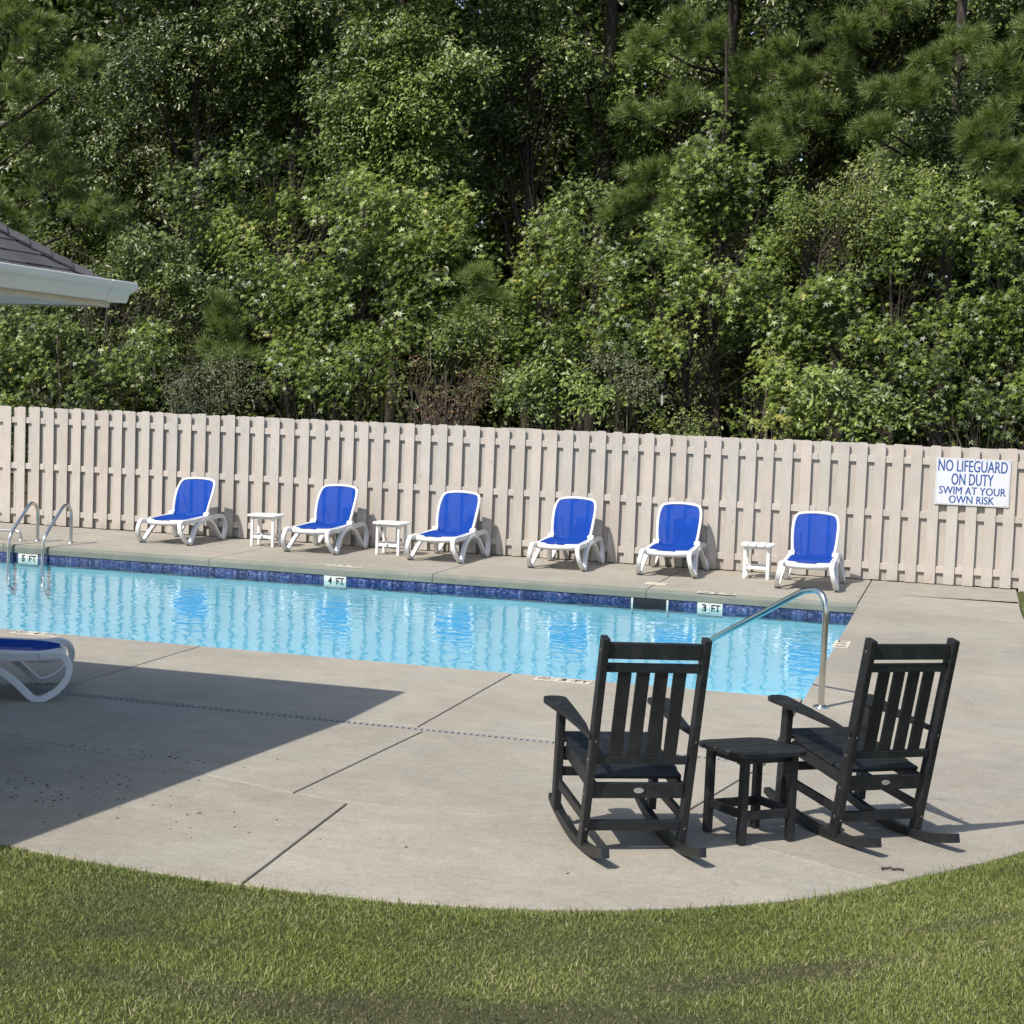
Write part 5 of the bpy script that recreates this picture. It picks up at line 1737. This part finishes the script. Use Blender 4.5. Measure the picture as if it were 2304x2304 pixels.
    ('broad', 'vine', 'climbing_vine', 'bright vine mat arching over the fence towards the right', 'vine', (-1.71, 23.4), 2.6, 0.03, 1.1, [(-2.26, 23.4, 2.61, 0.39, 0.31, 0.17), (-1.8, 23.4, 2.55, 0.42, 0.34, 0.18), (-1.41, 23.4, 2.37, 0.31, 0.3, 0.18), (-1.03, 23.4, 2.16, 0.46, 0.36, 0.18), (-1.78, 23.4, 2.16, 0.46, 0.37, 0.19)]),
    ('broad', 'gum', 'sweetgum_sapling', 'sweetgum sapling above the fence near the white sign', 'small tree', (0.12, 23.7), 2.8, 0.04, 1.0, [(-0.18, 23.7, 2.53, 0.46, 0.37, 0.27), (0.27, 23.7, 2.43, 0.45, 0.36, 0.27), (-0.53, 23.7, 2.33, 0.38, 0.31, 0.23), (-1.0, 23.7, 2.69, 0.38, 0.31, 0.27), (0.64, 23.7, 2.22, 0.38, 0.3, 0.3), (-0.27, 23.7, 2.94, 0.38, 0.3, 0.27), (0.9, 23.7, 2.76, 0.45, 0.36, 0.45)]),
    ('broad', 'oak', 'understory_tree', 'dark shaded undergrowth tree behind the narrow upright sweetgum', 'small tree', (-6.49, 27.3), 5.5, 0.05, 1.0, [(-6.62, 27.3, 5.36, 0.65, 0.52, 0.65), (-6.48, 27.3, 4.25, 0.74, 0.6, 0.74), (-6.63, 27.3, 3.14, 0.84, 0.67, 0.65), (-5.84, 27.3, 4.81, 0.55, 0.44, 0.65), (-8.59, 27.3, 3.18, 0.67, 0.53, 0.67)]),
    ('broad', 'oak', 'understory_tree', 'dark shaded undergrowth tree between the low sweetgum and the yellow-tinged one', 'small tree', (-3.03, 27.0), 5.5, 0.05, 1.0, [(-2.92, 27.0, 3.76, 0.71, 0.57, 0.62), (-3.77, 27.0, 2.84, 0.81, 0.65, 0.54), (-2.7, 27.0, 2.79, 0.8, 0.64, 0.53), (-4.41, 27.0, 3.0, 0.72, 0.58, 0.54), (-1.39, 28.5, 6.25, 1.01, 0.81, 0.55), (-0.47, 26.6, 6.07, 0.76, 0.61, 0.59), (-0.61, 26.7, 7.09, 0.68, 0.54, 0.77), (-1.08, 26.8, 6.44, 0.69, 0.55, 0.43)]),
    ('broad', 'oak', 'understory_tree', 'dark shaded undergrowth tree left of the arching sweetgum', 'small tree', (-14.42, 27.0), 5.5, 0.05, 1.0, [(-14.48, 27.0, 4.69, 0.79, 0.64, 0.7), (-14.68, 27.0, 3.6, 0.8, 0.64, 0.7), (-13.7, 27.0, 3.91, 0.59, 0.47, 0.59), (-13.88, 27.0, 2.63, 0.6, 0.48, 0.5), (-15.36, 27.0, 3.88, 0.6, 0.48, 0.6)]),
]
N_LEAF = 0
for i, (typ, kind, name, label, cat, base, top_z, r0, dens, blobs) in enumerate(TREES):
    if typ == 'pine':
        _, c = pine(name, label, base, top_z, r0, blobs, 100 + i, dens)
    else:
        _, c = broadleaf(kind, name, label, cat, base, top_z, r0, blobs, 100 + i, dens)
    N_LEAF += c

# the wood behind them: one dark mass of foliage reaching above the picture
rng = np.random.default_rng(77)
Ps, Ns, Ss = [], [], []
for y0, y1, z0, z1, n, s in ((31.0, 35.0, 0.0, 15.0, 90000, 0.22), (35.0, 41.0, 0.0, 19.0, 80000, 0.36), (41.0, 48.0, 0.0, 24.0, 75000, 0.90)):
    P = np.stack([rng.uniform(-34, 12, n * 2), rng.uniform(y0, y1, n * 2), z0 + (z1 - z0) * rng.random(n * 2)], -1)
    k = blob_noise(P * 0.55, 5) + 0.8 * rng.normal(size=n * 2) > -0.6
    P = P[k][:n]
    Ps.append(P)
    Ns.append(unit(rng.normal(size=P.shape) * 0.6 + np.array([0, -0.3, 0.7])))
    Ss.append(s * rng.uniform(0.6, 1.3, len(P)))
P, N, S = np.concatenate(Ps), np.concatenate(Ns), np.concatenate(Ss)
V, T, va = leaves(P, rng.normal(size=P.shape), N, S, 'oval', np.clip(rng.normal(0.35, 0.2, len(P)), 0, 1))
tag(link('far_woods', tri_mesh('far_woods', V, T, M['oak'], {'var': va})), kind='stuff')
print('leaves', N_LEAF)
print('tris', sum(len(o.data.polygons) for o in bpy.data.objects if o.type == 'MESH'))
